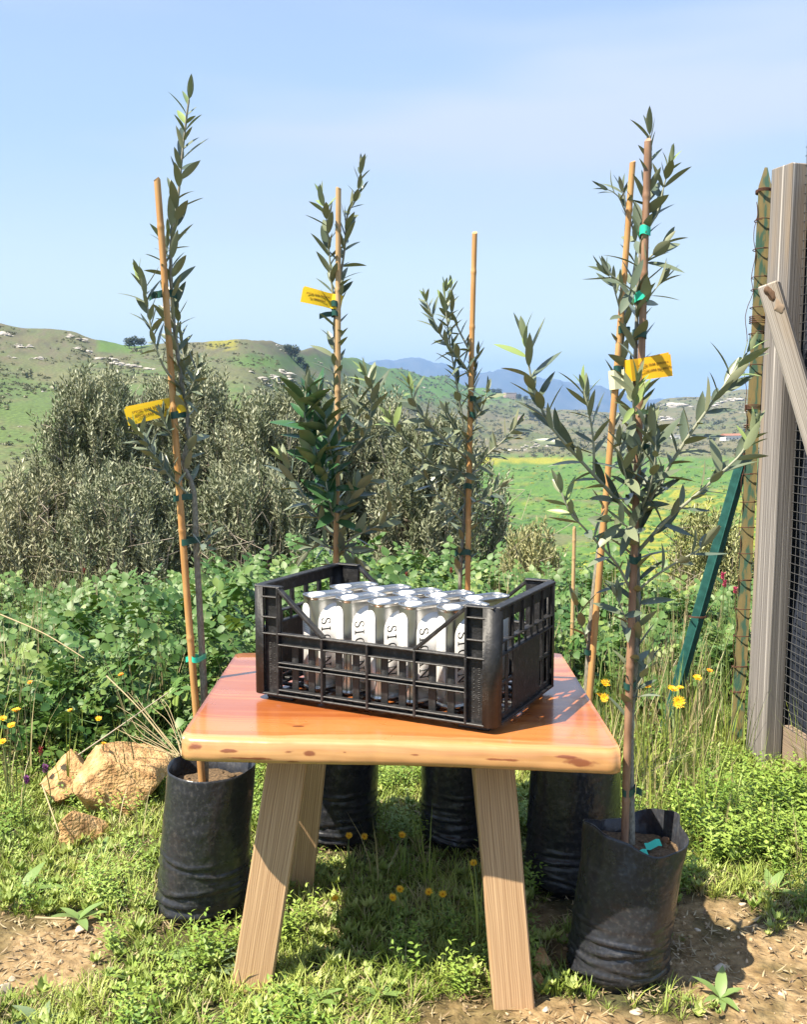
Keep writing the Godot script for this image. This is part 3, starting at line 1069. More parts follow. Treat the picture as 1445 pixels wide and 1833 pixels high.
func rounded(w: float, d: float, r: float, per := 7) -> Array:
	var p := []
	for q in 4:
		var cx: float = [w * 0.5 - r, -w * 0.5 + r, -w * 0.5 + r, w * 0.5 - r][q]
		var cz: float = [d * 0.5 - r, d * 0.5 - r, -d * 0.5 + r, -d * 0.5 + r][q]
		for k in per:
			var a := PI * 0.5 * (q + float(k) / (per - 1))
			p.append(Vector2(cx + cos(a) * r, cz + sin(a) * r))
	return p

func stadium(w: float, h: float, t: Transform3D) -> ArrayMesh:
	var st := S()
	var pts := []
	for k in 17:
		var a := PI * k / 16.0
		pts.append(Vector3(cos(a) * w * 0.5, h * 0.5 - w * 0.5 + sin(a) * w * 0.5, 0))
	for k in 17:
		var a := PI + PI * k / 16.0
		pts.append(Vector3(cos(a) * w * 0.5, -h * 0.5 + w * 0.5 + sin(a) * w * 0.5, 0))
	var c := t * Vector3.ZERO
	var n := t.basis * Vector3(0, 0, 1)
	for i in pts.size():
		var a: Vector3 = t * pts[i]
		var b: Vector3 = t * pts[(i + 1) % pts.size()]
		face(st, [c, a, b], n)
		face(st, [c - n * 0.0003, a - n * 0.0003, b - n * 0.0003], -n)
		face(st, [a, b, b - n * 0.0003, a - n * 0.0003], (a + b) * 0.5 - c)
	return done(st)

func make_tin(label: String) -> Node3D:
	# x: along the broad face, +z: broad face, -x: narrow face
	var w := 0.098
	var d := 0.050
	var h := 0.183
	var o := thing("oil_tin", label, "tin", Vector3.ZERO, "silver tins in the crate")
	var st := S()
	st.set_smooth_group(0)
	var lv := [[0.0, -0.0016], [0.0006, -0.0002], [0.003, 0.0006], [0.0052, 0.0002], [0.0062, -0.0012], [0.0085, -0.0012], [0.011, -0.0012], [h - 0.012, -0.0012], [h - 0.009, -0.0012], [h - 0.007, -0.0014], [h - 0.0055, 0.0002], [h - 0.003, 0.0008], [h - 0.0008, 0.0005], [h, -0.0006], [h - 0.0004, -0.0020], [h - 0.003, -0.0030], [h - 0.0062, -0.0036]]
	var rings := []
	for l in lv:
		var ring := []
		for p in rounded(w + 2.0 * l[1], d + 2.0 * l[1], 0.0175 + l[1]):
			ring.append(Vector3(p.x, l[0], p.y))
		rings.append(ring)
	var n: int = rings[0].size()
	for i in rings.size() - 1:
		for k in n:
			var a: Vector3 = rings[i][k]
			var k2 := (k + 1) % n
			var outv := Vector3(a.x, 0, a.z)
			if i >= 13:
				outv = -outv + Vector3.UP * 0.02
			if a.distance_to(rings[i][k2]) < 0.00001:
				continue
			face(st, [a, rings[i][k2], rings[i + 1][k2], rings[i + 1][k]], outv)
	st.set_smooth_group(1)
	face(st, rings[-1], Vector3.UP)
	face(st, rings[0], Vector3.DOWN)
	put("body", done(st), M.tin, o)
	var cap := S()
	cap.set_smooth_group(0)
	var cp := []
	var cr := []
	for q in [[0.0, 0.0145], [0.002, 0.0160], [0.0056, 0.0164], [0.0072, 0.0158], [0.0076, 0.0145]]:
		cp.append(Vector3(0, q[0], 0))
		cr.append(q[1])
	tube(cap, cp, cr, 28)
	put("cap", done(cap), M.cap, o, Transform3D(Basis.IDENTITY, Vector3(-w * 0.5 + 0.0245, h - 0.0064, 0.0)))
	var fz := d * 0.5 - 0.0012 + 0.0005
	var fx := -w * 0.5 + 0.0012 - 0.0005
	put("label", stadium(0.074, 0.150, Transform3D(Basis.IDENTITY, Vector3(0.003, 0.092, fz))), M.paper, o)
	put("label", stadium(0.074, 0.150, Transform3D(Basis(Vector3.UP, PI), Vector3(0.0, 0.092, -fz))), M.paper, o)
	put("side_label", stadium(0.031, 0.150, Transform3D(Basis(Vector3.UP, -PI * 0.5), Vector3(fx, 0.092, 0.0))), M.paper, o)
	put("side_label", stadium(0.031, 0.150, Transform3D(Basis(Vector3.UP, PI * 0.5), Vector3(-fx, 0.092, 0.0))), M.paper, o)
	var word := "SICANI"
	for i in word.length():
		put("lettering", text_mesh(word[i], 0.0275), M.ink, o, Transform3D(Basis(Vector3.BACK, -PI * 0.5), Vector3(-0.0185, 0.1335 - [0.0, 0.0150, 0.0330, 0.0560, 0.0785, 0.0960][i], fz + 0.0003)))
	put("lettering", text_mesh("SICILY", 0.0066, false), M.ink, o, Transform3D(Basis.IDENTITY, Vector3(-0.0165, 0.0315, fz + 0.0003)))
	for i in 9:                                             # the small print on the narrow side
		put("small_print", box_mesh(Vector3(0.0003, 0.0011, [0.020, 0.017, 0.021, 0.013, 0.019, 0.021, 0.016, 0.02, 0.011][i]), 0.0001), M.print_grey, o, Transform3D(Basis.IDENTITY, Vector3(fx - 0.0002, 0.128 - i * 0.0042, 0.0)))
	return o

func build_tins(crate: Transform3D) -> void:
	var first: Node3D = null
	var us := [0.118, 0.190, 0.262, 0.326, 0.400]
	var order := ["leftmost", "second", "middle", "fourth", "rightmost"]
	for row in 2:
		for i in 5:
			var lab: String = "silver oil tin with white label and cap, %s of the %s row in the crate" % [order[i], "front" if row == 0 else "back"]
			var t: Node3D
			if first == null:
				first = make_tin(lab)
				t = first
			else:
				t = copy_of(first, "oil_tin", lab)
			var yaw: float = 0.55 + [0.0, 0.02, -0.015, 0.05, 0.0, 0.03, 0.0, 0.02, -0.02, 0.03][row * 5 + i]
			var e := Vector3(cos(yaw), 0, -sin(yaw))
			var n := Vector3(sin(yaw), 0, cos(yaw))
			var corner: Vector3 = crate * Vector3(us[i] + (0.004 if row else 0.0), 0.0102, -0.030 - (0.096 if row else 0.0) - [0.0, 0.003, -0.004, 0.002, 0.006][i])
			t.position = corner + e * 0.046 - n * 0.022
			t.rotation.y = yaw

func wire_ring(o: Node3D, y: float, wr: float, r: float, turns: float, gap: float, tilt: float, c: Vector3) -> void:
	var p := []
	var k := int(14 * turns)
	for i in k + 1:
		var a := TAU * i / 14.0 + y * 9.0
		p.append(c + Vector3(cos(a) * r * 1.12, gap * i / 14.0 + sin(a) * tilt, sin(a) * r))
	put("wire_ring", tube_mesh(p, [wr, wr], 5), M.rust, o)

func build_fence() -> void:
	# weathered corner post
	var c0 := pl(1369, 1372)
	var back := Vector3(-0.025, 0, -0.09).normalized()
	var right := Vector3(-back.z, 0, back.x)
	var W := 0.060
	var D := 0.095
	var H := 1.735
	var mid := c0 + right * W * 0.5 + back * D * 0.5
	var o := thing("fence_post", "thick weathered grey wooden fence post at the right edge", "fence post", mid)
	plank("post", Vector3(W, H + 0.08, D), M.weathered, o, Transform3D(Basis(right, Vector3.UP, -back) * Basis(Vector3.BACK, -0.010), Vector3(0.006, H * 0.5 - 0.04, 0)), 0.003)
	# bottom board and wire panel running from the post towards the right of the camera
	var s0 := c0 + right * W + Vector3(-0.004, 0, 0.012)
	var dir := Vector3(0.125, 0, 0.99).normalized()
	var side := Vector3(dir.z, 0, -dir.x)
	var L := 0.85
	var fb := thing("bottom_board", "weathered grey board along the foot of the wire fence panel", "board", s0 + dir * L * 0.5)
	plank("board", Vector3(0.13, L, 0.028), M.weathered2, fb, Transform3D(Basis(Vector3.UP, dir, side) , Vector3(0, 0.06, 0) + side * 0.012), 0.003)
	var w := thing("wire_panel", "square wire mesh fence panel right of the wooden post", "wire mesh", s0 + dir * L * 0.5)
	var vw := tube_mesh([Vector3(0, 0.10, 0), Vector3(0, 1.0, 0.002), Vector3(0, 1.80, 0)], [0.0010, 0.0010], 5)
	var hw := tube_mesh([-dir * L * 0.5, dir * L * 0.5], [0.0010, 0.0010], 5)
	for k in 33:
		put("wire", vw, M.wire, w, Transform3D(Basis.IDENTITY, dir * (-L * 0.5 + 0.004 + k * 0.0254)))
	for k in 66:
		put("wire", hw, M.wire, w, Transform3D(Basis(Vector3.UP, 0.001 * sin(k * 2.0)), Vector3(0, 0.125 + k * 0.0254 + 0.001 * sin(k * 1.7), 0) - side * 0.002))
	var sh := thing("shade_cloth", "dark blue cloth hung behind the wire mesh panel", "cloth", s0 + dir * L * 0.5 + side * 0.03)
	var st := S()
	st.set_smooth_group(0)
	for i in 24:
		for j in 30:
			var q := func(a: int, b: int) -> Vector3:
				return dir * (-L * 0.5 - 0.28 + (L + 0.28) * a / 24.0) + Vector3(0, 0.02 + 1.66 * b / 30.0, 0) + side * (0.012 * sin(a * 0.9 + b * 0.2) + 0.008 * sin(b * 0.8))
			face(st, [q.call(i, j), q.call(i + 1, j), q.call(i + 1, j + 1), q.call(i, j + 1)], -side)
	put("cloth", done(st), M.cloth, sh)
	# diagonal brace of pale wood with a split, knotty top end
	var ba := at(1377, 508, -2.895)
	var bb := at(1560, 1130, -2.78)
	var bd := (ba - bb).normalized()
	var bx := Vector3(0.80, 0, 0.6)
	bx = (bx - bd * bx.dot(bd)).normalized()
	var br := thing("diagonal_brace", "sun-bleached wooden brace leaning across the fence post, knot at its top", "wooden brace", (ba + bb) * 0.5)
	plank("beam", Vector3(0.056, ba.distance_to(bb), 0.032), M.palewood, br, Transform3D(Basis(bx, bd, bx.cross(bd)), Vector3.ZERO), 0.004)
	put("knot", stone_mesh(4.0, Vector3(0.016, 0.024, 0.010), 0.4, 14), M.darkknot, br, Transform3D(Basis(bx, bd, bx.cross(bd)), ba - (ba + bb) * 0.5 - bd * 0.03 + bx.cross(bd) * 0.014))
	put("knot", stone_mesh(7.0, Vector3(0.018, 0.030, 0.009), 0.4, 14), M.weathered2, br, Transform3D(Basis(bx, bd, bx.cross(bd)), ba - (ba + bb) * 0.5 - bd * 0.07 + bx.cross(bd) * 0.012 + bx * 0.01))
	# steel post with rusty wire
	var ta := at(1318, 1365, -3.14)
	ta.y = 0.0
	var tb := at(1372, 300, -3.14)
	var t := thing("metal_post", "green and rusty steel fence post wound with rusty wire", "fence post", ta)
	var H2 := tb.y
	var lean := Basis(Vector3.BACK, -atan((tb.x - ta.x) / H2))
	var sti := S()
	sti.set_smooth_group(-1)
	var prof := [Vector2(-0.019, 0.004), Vector2(0.019, 0.004), Vector2(0.019, 0.0), Vector2(0.003, 0.0), Vector2(0.003, -0.028), Vector2(-0.003, -0.028), Vector2(-0.003, 0.0), Vector2(-0.019, 0.0)]
	for k in 8:
		var a: Vector2 = prof[k]
		var b: Vector2 = prof[(k + 1) % 8]
		var nn := Vector3(a.y - b.y, 0, b.x - a.x)
		if k == 0:
			nn = Vector3(0, 0, 1)
		elif k in [1, 3]:
			nn = Vector3(1, 0, 0)
		elif k in [5, 7]:
			nn = Vector3(-1, 0, 0)
		else:
			nn = Vector3(0, 0, -1)
		var topk := func(p: Vector2) -> Vector3:
			return Vector3(p.x, H2 - 0.055, p.y)
		face(sti, [Vector3(a.x, -0.05, a.y), Vector3(b.x, -0.05, b.y), topk.call(b), topk.call(a)], nn)
		if k == 0 or k in [2, 6]:
			face(sti, [topk.call(a), topk.call(b), Vector3(b.x * 0.2, H2, b.y), Vector3(a.x * 0.2, H2, a.y)], nn)
	put("post", done(sti), M.teal_rust, t, Transform3D(lean, Vector3.ZERO))
	for y in [[345, 4.0, 0.0025], [395, 1.2, 0.003], [447, 1.1, 0.002], [497, 1.2, 0.002], [520, 1.3, 0.004], [552, 1.2, 0.004], [580, 4.0, 0.006], [600, 1.5, 0.006], [655, 1.1, 0.003], [735, 4.5, 0.004], [765, 1.5, 0.006], [850, 1.1, 0.002], [900, 1.1, 0.003], [945, 1.1, 0.002], [992, 1.2, 0.002], [1040, 1.6, 0.002], [1092, 1.1, 0.003], [1140, 1.2, 0.002], [1195, 2.0, 0.002], [1240, 2.2, 0.002]]:
		var yy := at(1345, y[0], -3.14).y
		wire_ring(t, yy, 0.0014, 0.021, y[1], y[2], 0.003, lean * Vector3(0, yy, -0.006))
	var p := []
	for k in 40:
		var yy := lerpf(H2 - 0.1, 0.2, k / 39.0)
		p.append(lean * Vector3(-0.024 + 0.005 * sin(k * 1.9) - (0.012 if k > 7 and k < 15 else 0.0), yy, 0.006))
	put("loose_wire", tube_mesh(smooth_path(p, 0.02), [0.0011, 0.0011], 5), M.rust, t)
	# green angle-iron strut
	var ga := at(1190, 1300, -3.22)
	var gb := at(1338, 800, -3.16)
	ga.y = maxf(ga.y, 0.0) - 0.03
	var g := thing("metal_strut", "dark green angle-iron strut propped against the steel post", "metal strut", ga)
	var gd := (gb - ga).normalized()
	var gx := Vector3(0.95, 0, 0.3)
	gx = (gx - gd * gx.dot(gd)).normalized()
	var gB := Basis(gx, gd, gx.cross(gd))
	var gl := ga.distance_to(gb)
	put("flange", box_mesh(Vector3(0.040, gl, 0.003), 0.001), M.teal, g, Transform3D(gB, gd * gl * 0.5))
	put("web", box_mesh(Vector3(0.0035, gl * 0.998, 0.022), 0.001), M.teal, g, Transform3D(gB, gd * gl * 0.5 + gx * 0.004 + gx.cross(gd) * 0.0105))
	wire_ring(g, 0.0, 0.0014, 0.025, 2.2, 0.003, 0.003, gd * gl * 0.42)
	wire_ring(g, 0.0, 0.0014, 0.025, 3.2, 0.003, 0.004, gd * gl * 0.97)

func house(label: String, c: Vector3, w: float, h: float, d: float, yaw: float, wall: Material, roof: Material, gable: bool) -> void:
	c.y = ground_h(c.x, c.z) - 0.3
	var o := thing("farm_house", label, "house", c)
	o.rotation.y = yaw
	put("wall", box_mesh(Vector3(w, h + 0.6, d), 0.02), wall, o, Transform3D(Basis.IDENTITY, Vector3(0, h * 0.5 - 0.0, 0)))
	var st := S()
	st.set_smooth_group(-1)
	if gable:
		var e := 0.35
		var hh := h + 0.3
		var A := [Vector3(-w * 0.5 - e, hh - 0.1, d * 0.5 + e), Vector3(w * 0.5 + e, hh - 0.1, d * 0.5 + e), Vector3(w * 0.5 + e, hh + h * 0.35, 0), Vector3(-w * 0.5 - e, hh + h * 0.35, 0), Vector3(-w * 0.5 - e, hh - 0.1, -d * 0.5 - e), Vector3(w * 0.5 + e, hh - 0.1, -d * 0.5 - e)]
		face(st, [A[0], A[1], A[2], A[3]], Vector3(0, 1, 1))
		face(st, [A[4], A[5], A[2], A[3]], Vector3(0, 1, -1))
		face(st, [A[0], A[3], A[4]], Vector3(-1, 0, 0))
		face(st, [A[1], A[2], A[5]], Vector3(1, 0, 0))
		face(st, [A[0], A[1], A[5], A[4]], Vector3.DOWN)
	else:
		bevel_box(st, Vector3(w + 0.4, 0.35, d + 0.4), 0.05, Transform3D(Basis.IDENTITY, Vector3(0, h + 0.45, 0)))
	put("roof", done(st), roof, o)
	var k := maxi(2, int(w / 3.0))
	for i in k:
		var x := lerpf(-w * 0.5 + 1.0, w * 0.5 - 1.0, float(i) / (k - 1))
		put("door" if i == 1 else "window", box_mesh(Vector3(0.9, 1.9 if i == 1 else 1.1, 0.08), 0.01), M.darkglass, o, Transform3D(Basis.IDENTITY, Vector3(x, 1.2 if i == 1 else 1.7, d * 0.5 + 0.03)))

func cluster(called: String, st_fn: Callable, count: int) -> ArrayMesh:
	var st := S()
	for i in count:
		st_fn.call(st, i)
	return done(st)

func blade(st: SurfaceTool, base: Vector3, dir: Vector3, lean: float, h: float, w: float) -> void:
	st.set_smooth_group(0)
	var side := Vector3(-dir.z, 0, dir.x)
	var prev := [base - side * w * 0.5, base + side * w * 0.5]
	for k in 3:
		var t := (k + 1) / 3.0
		var c := base + Vector3(0, h * (t - 0.35 * lean * t * t), 0) + dir * h * lean * t * t
		var ww := w * 0.5 * (1.0 - t * t)
		if k < 2:
			quad(st, prev[0], c - side * ww, c + side * ww, prev[1])
			prev = [c - side * ww, c + side * ww]
		else:
			for p in [prev[0], c, prev[1]]:
				st.add_vertex(p)

func build_materials() -> void:
	n1.seed = 11
	n2.seed = 29
	n1.frequency = 0.01
	n2.frequency = 0.01
	n1.fractal_octaves = 5
	n2.fractal_octaves = 5
	M.earth = mat(1, 1, 1, 0.95)
	M.earth.vertex_color_use_as_albedo = true
	M.earth.albedo_texture = noise_tex(0.02, Color(0.62, 0.58, 0.5), Color(1, 1, 1), 1024, 3, 7)
	bump(M.earth, noise_tex(0.02, Color.BLACK, Color.WHITE, 1024, 4, 6), 1.1)
	tri3(M.earth, Vector3.ONE * 1.3, true)
	M.land = mat(1, 1, 1, 0.95)
	M.land.vertex_color_use_as_albedo = true
	M.land.albedo_texture = noise_tex(0.035, Color(0.6, 0.62, 0.58), Color(1, 1, 1), 1024, 6)
	tri3(M.land, Vector3.ONE * 0.021, true)
	M.bark = mat(1, 1, 1, 0.85)
	M.bark.albedo_texture = noise_tex(0.06, lin(0.12, 0.11, 0.085), lin(0.40, 0.38, 0.31), 256, 8)
	tri3(M.bark, Vector3(14, 5, 14))
	M.twig = mat(0.30, 0.31, 0.23, 0.7)
	M.drytwig = mat(0.42, 0.355, 0.285, 0.85)
	M.bamboo = mat(1, 1, 1, 0.42)
	M.bamboo.albedo_texture = noise_tex(0.02, lin(0.42, 0.20, 0.065), lin(0.66, 0.40, 0.17), 256, 9)
	tri3(M.bamboo, Vector3(12, 1.6, 12))
	M.bamboo_pale = mat(1, 1, 1, 0.5)
	M.bamboo_pale.albedo_texture = noise_tex(0.02, lin(0.40, 0.25, 0.12), lin(0.62, 0.42, 0.22), 256, 10)
	tri3(M.bamboo_pale, Vector3(12, 1.6, 12))
	M.bamboo_brown = mat(1, 1, 1, 0.5)
	M.bamboo_brown.albedo_texture = noise_tex(0.02, lin(0.17, 0.09, 0.055), lin(0.45, 0.27, 0.17), 256, 12)
	tri3(M.bamboo_brown, Vector3(10, 2.4, 10))
	M.bag = mat(1, 1, 1, 0.36)
	M.bag.albedo_texture = ramp_tex(0.045, [0.0, 0.60, 0.72, 1.0], [lin(0.017, 0.018, 0.023), lin(0.026, 0.028, 0.035), lin(0.045, 0.046, 0.052), lin(0.085, 0.08, 0.072)], 512, 14)
	M.bag.roughness_texture = noise_tex(0.03, Color(0.75, 0.75, 0.75), Color(1, 1, 1), 256, 15)
	M.bag.roughness = 0.33
	bump(M.bag, noise_tex(0.012, Color.BLACK, Color.WHITE, 512, 16, 4), 0.25)
	tri3(M.bag, Vector3(3.6, 3.0, 3.6))
	M.soil = mat(1, 1, 1, 0.95)
	M.soil.albedo_texture = noise_tex(0.08, lin(0.03, 0.02, 0.012), lin(0.26, 0.17, 0.09), 256, 17)
	tri3(M.soil, Vector3.ONE * 7.0)
	M.chip = mat(0.14, 0.08, 0.045, 0.9)
	M.chips = []
	for k in 3:
		M.chips.append(stone_mesh(k + 20.0, [Vector3(0.012, 0.004, 0.006), Vector3(0.007, 0.005, 0.006), Vector3(0.017, 0.003, 0.004)][k], 0.3, 6))
	M.slab = mat(1, 1, 1, 0.3)
	M.slab.albedo_texture = image_of(1024, 768, slab_pixel)
	bump(M.slab, M.slab.albedo_texture, 0.025)
	M.slab.roughness_texture = noise_tex(0.02, Color(0.55, 0.55, 0.55), Color(1, 1, 1), 256, 41)
	M.slab.roughness = 0.42
	M.slab.texture_repeat = false
	M.slab.clearcoat_enabled = true
	M.slab.clearcoat = 0.75
	M.slab.clearcoat_roughness = 0.13
	M.leg = mat(1, 1, 1, 0.7)
	M.leg.albedo_texture = plank_tex(Color(0.33, 0.195, 0.10), Color(0.59, 0.395, 0.225), 0.0, 1.0)
	M.weathered = mat(1, 1, 1, 0.9)
	M.weathered.albedo_texture = plank_tex(Color(0.095, 0.084, 0.080), Color(0.305, 0.28, 0.268), 0.8, 2.0)
	M.weathered2 = mat(1, 1, 1, 0.9)
	M.weathered2.albedo_texture = plank_tex(Color(0.17, 0.125, 0.09), Color(0.36, 0.27, 0.20), 0.5, 3.0)
	M.palewood = mat(1, 1, 1, 0.85)
	M.palewood.albedo_texture = plank_tex(Color(0.20, 0.175, 0.155), Color(0.46, 0.42, 0.385), 0.6, 4.0)
	for k in ["leg", "weathered", "weathered2", "palewood"]:
		var m: StandardMaterial3D = M[k]
		bump(m, m.albedo_texture, 0.12)
	M.darkknot = mat(0.13, 0.075, 0.045, 0.9)
	M.crate = mat(1, 1, 1, 0.52)
	M.crate.albedo_texture = ramp_tex(0.02, [0.0, 0.6, 1.0], [lin(0.011, 0.011, 0.012), lin(0.018, 0.018, 0.02), lin(0.06, 0.058, 0.058)], 512, 21)
	tri3(M.crate, Vector3.ONE * 5.0)
	bump(M.crate, noise_tex(0.06, Color.BLACK, Color.WHITE, 512, 22), 0.05)
	M.tin = mat(0.62, 0.61, 0.595, 0.20, 1.0)
	M.tin.roughness_texture = noise_tex(0.02, Color(0.7, 0.7, 0.7), Color(1, 1, 1), 256, 24)
	M.tin.roughness = 0.36
	tri3(M.tin, Vector3.ONE * 6.0)
	M.cap = mat(0.72, 0.72, 0.72, 0.5)
	M.paper = mat(0.70, 0.70, 0.70, 0.6)
	M.ink = mat(0.012, 0.012, 0.013, 0.6)
	M.print_grey = mat(0.42, 0.42, 0.43, 0.6)
	M.tag_yellow = leafy(0.83, 0.56, 0.012, 0.5, 0.5)
	M.tag_orange = leafy(0.86, 0.47, 0.012, 0.5, 0.5)
	M.tag_pale = leafy(0.82, 0.80, 0.52, 0.5, 0.4)
	M.tag_ink = mat(0.16, 0.085, 0.01, 0.7)
	M.tape_dark = leafy(0.016, 0.075, 0.062, 0.45, 0.2)
	M.tape_bright = leafy(0.03, 0.58, 0.42, 0.45, 0.45)
	M.rust = mat(0.10, 0.042, 0.026, 0.85)
	M.wire = mat(0.17, 0.17, 0.175, 0.5, 0.6)
	M.cloth = mat(0.012, 0.018, 0.035, 0.9)
	M.teal = mat(1, 1, 1, 0.5)
	M.teal.albedo_texture = noise_tex(0.02, lin(0.012, 0.07, 0.062), lin(0.03, 0.14, 0.125), 256, 31)
	tri3(M.teal, Vector3.ONE * 5.0)
	M.teal_rust = mat(1, 1, 1, 0.6)
	M.teal_rust.albedo_texture = ramp_tex(0.012, [0.0, 0.28, 0.36, 0.68, 1.0], [lin(0.05, 0.15, 0.12), lin(0.10, 0.17, 0.11), lin(0.24, 0.21, 0.10), lin(0.33, 0.25, 0.11), lin(0.20, 0.10, 0.04)], 512, 33)
	tri3(M.teal_rust, Vector3(6, 1.5, 6))
	M.sandstone = mat(1, 1, 1, 0.95)
	M.sandstone.albedo_texture = ramp_tex(0.014, [0.0, 0.34, 0.42, 0.65, 1.0], [lin(0.20, 0.11, 0.05), lin(0.36, 0.20, 0.085), lin(0.48, 0.28, 0.115), lin(0.60, 0.385, 0.18), lin(0.70, 0.52, 0.30)], 512, 35)
	tri3(M.sandstone, Vector3.ONE * 4.0)
	bump(M.sandstone, noise_tex(0.05, Color.BLACK, Color.WHITE, 512, 36), 0.6)
	M.limestone = mat(0.44, 0.41, 0.365, 0.95)
	M.limestone_grey = mat(0.30, 0.275, 0.235, 0.95)
	M.pebble = mat(0.52, 0.44, 0.34, 0.95)
	M.stem = leafy(0.10, 0.15, 0.045, 0.6, 0.2)
	M.petal_yellow = leafy(0.86, 0.50, 0.008, 0.6, 0.5)
	M.petal_orange = leafy(0.86, 0.33, 0.010, 0.6, 0.5)
	M.flower_centre = mat(0.60, 0.26, 0.01, 0.8)
	M.petal_red = leafy(0.26, 0.008, 0.02, 0.6, 0.3)
	M.petal_pink = leafy(0.55, 0.03, 0.16, 0.6, 0.3)
	M.petal_purple = leafy(0.22, 0.05, 0.22, 0.6, 0.3)
	M.straw = leafy(0.46, 0.36, 0.20, 0.7, 0.2)
	M.plaster_pink = mat(0.56, 0.42, 0.36, 0.9)
	M.plaster_white = mat(0.72, 0.70, 0.66, 0.9)
	M.rooftile = mat(0.34, 0.15, 0.09, 0.9)
	M.roofgrey = mat(0.45, 0.42, 0.38, 0.9)
	M.darkglass = mat(0.04, 0.045, 0.05, 0.3)
	# sapling leaves: dark glossy above, pale grey-green below
	M.leaf_top = leafy(0.135, 0.168, 0.110, 0.36, 0.3)
	M.leaf_top2 = leafy(0.098, 0.130, 0.090, 0.34, 0.28)
	M.leaf_top3 = leafy(0.19, 0.22, 0.13, 0.40, 0.4)
	M.leaf_under = leafy(0.245, 0.265, 0.165, 0.6, 0.4)
	M.leaf_new_top = leafy(0.24, 0.32, 0.11, 0.42, 0.5)
	M.leaf_new_under = leafy(0.25, 0.30, 0.17, 0.6, 0.4)
	leaves_old = [two_sided_leaf(1.0, 0.262, 0.10, 0.25, M.leaf_top, M.leaf_under), two_sided_leaf(1.0, 0.220, -0.10, 0.3, M.leaf_top2, M.leaf_under), two_sided_leaf(1.0, 0.294, 0.22, 0.15, M.leaf_top3, M.leaf_under), two_sided_leaf(1.0, 0.242, 0.05, 0.4, M.leaf_top, M.leaf_under), two_sided_leaf(1.0, 0.315, 0.02, 0.2, M.leaf_top2, M.leaf_under)]
	M.leaf_lush = leafy(0.040, 0.112, 0.042, 0.27, 0.3)
	M.leaf_lush2 = leafy(0.062, 0.145, 0.055, 0.3, 0.35)
	M.leaf_lush_under = leafy(0.15, 0.20, 0.095, 0.6, 0.3)
	leaves_lush = [two_sided_leaf(1.0, 0.27, 0.2, 0.3, M.leaf_lush, M.leaf_lush_under), two_sided_leaf(1.0, 0.31, 0.1, 0.35, M.leaf_lush2, M.leaf_lush_under)]
	leaves_new = [two_sided_leaf(1.0, 0.252, 0.10, 0.25, M.leaf_new_top, M.leaf_new_under), two_sided_leaf(1.0, 0.294, -0.08, 0.3, M.leaf_top3, M.leaf_new_under), two_sided_leaf(1.0, 0.230, 0.2, 0.3, M.leaf_new_top, M.leaf_new_under)]
	# shrub twigs
	M.olive_far = leafy(1, 1, 1, 0.5, 0.3, true)
	M.olive_twig = cluster("twig", func(st: SurfaceTool, i: int) -> void:
		var y := 0.012 * i
		var a := i * 1.62 + R(-0.3, 0.3)
		var t := Transform3D(Basis(Vector3.UP, a) * Basis(Vector3.RIGHT, R(0.45, 0.95)), Vector3(0, y, 0))
		leaf_shape(st, R(0.036, 0.055), R(0.010, 0.014), R(-0.1, 0.2), 0.25, t, 3, 0.85), 14)
	M.plantleaf = leafy(1, 1, 1, 0.5, 0.55, true)

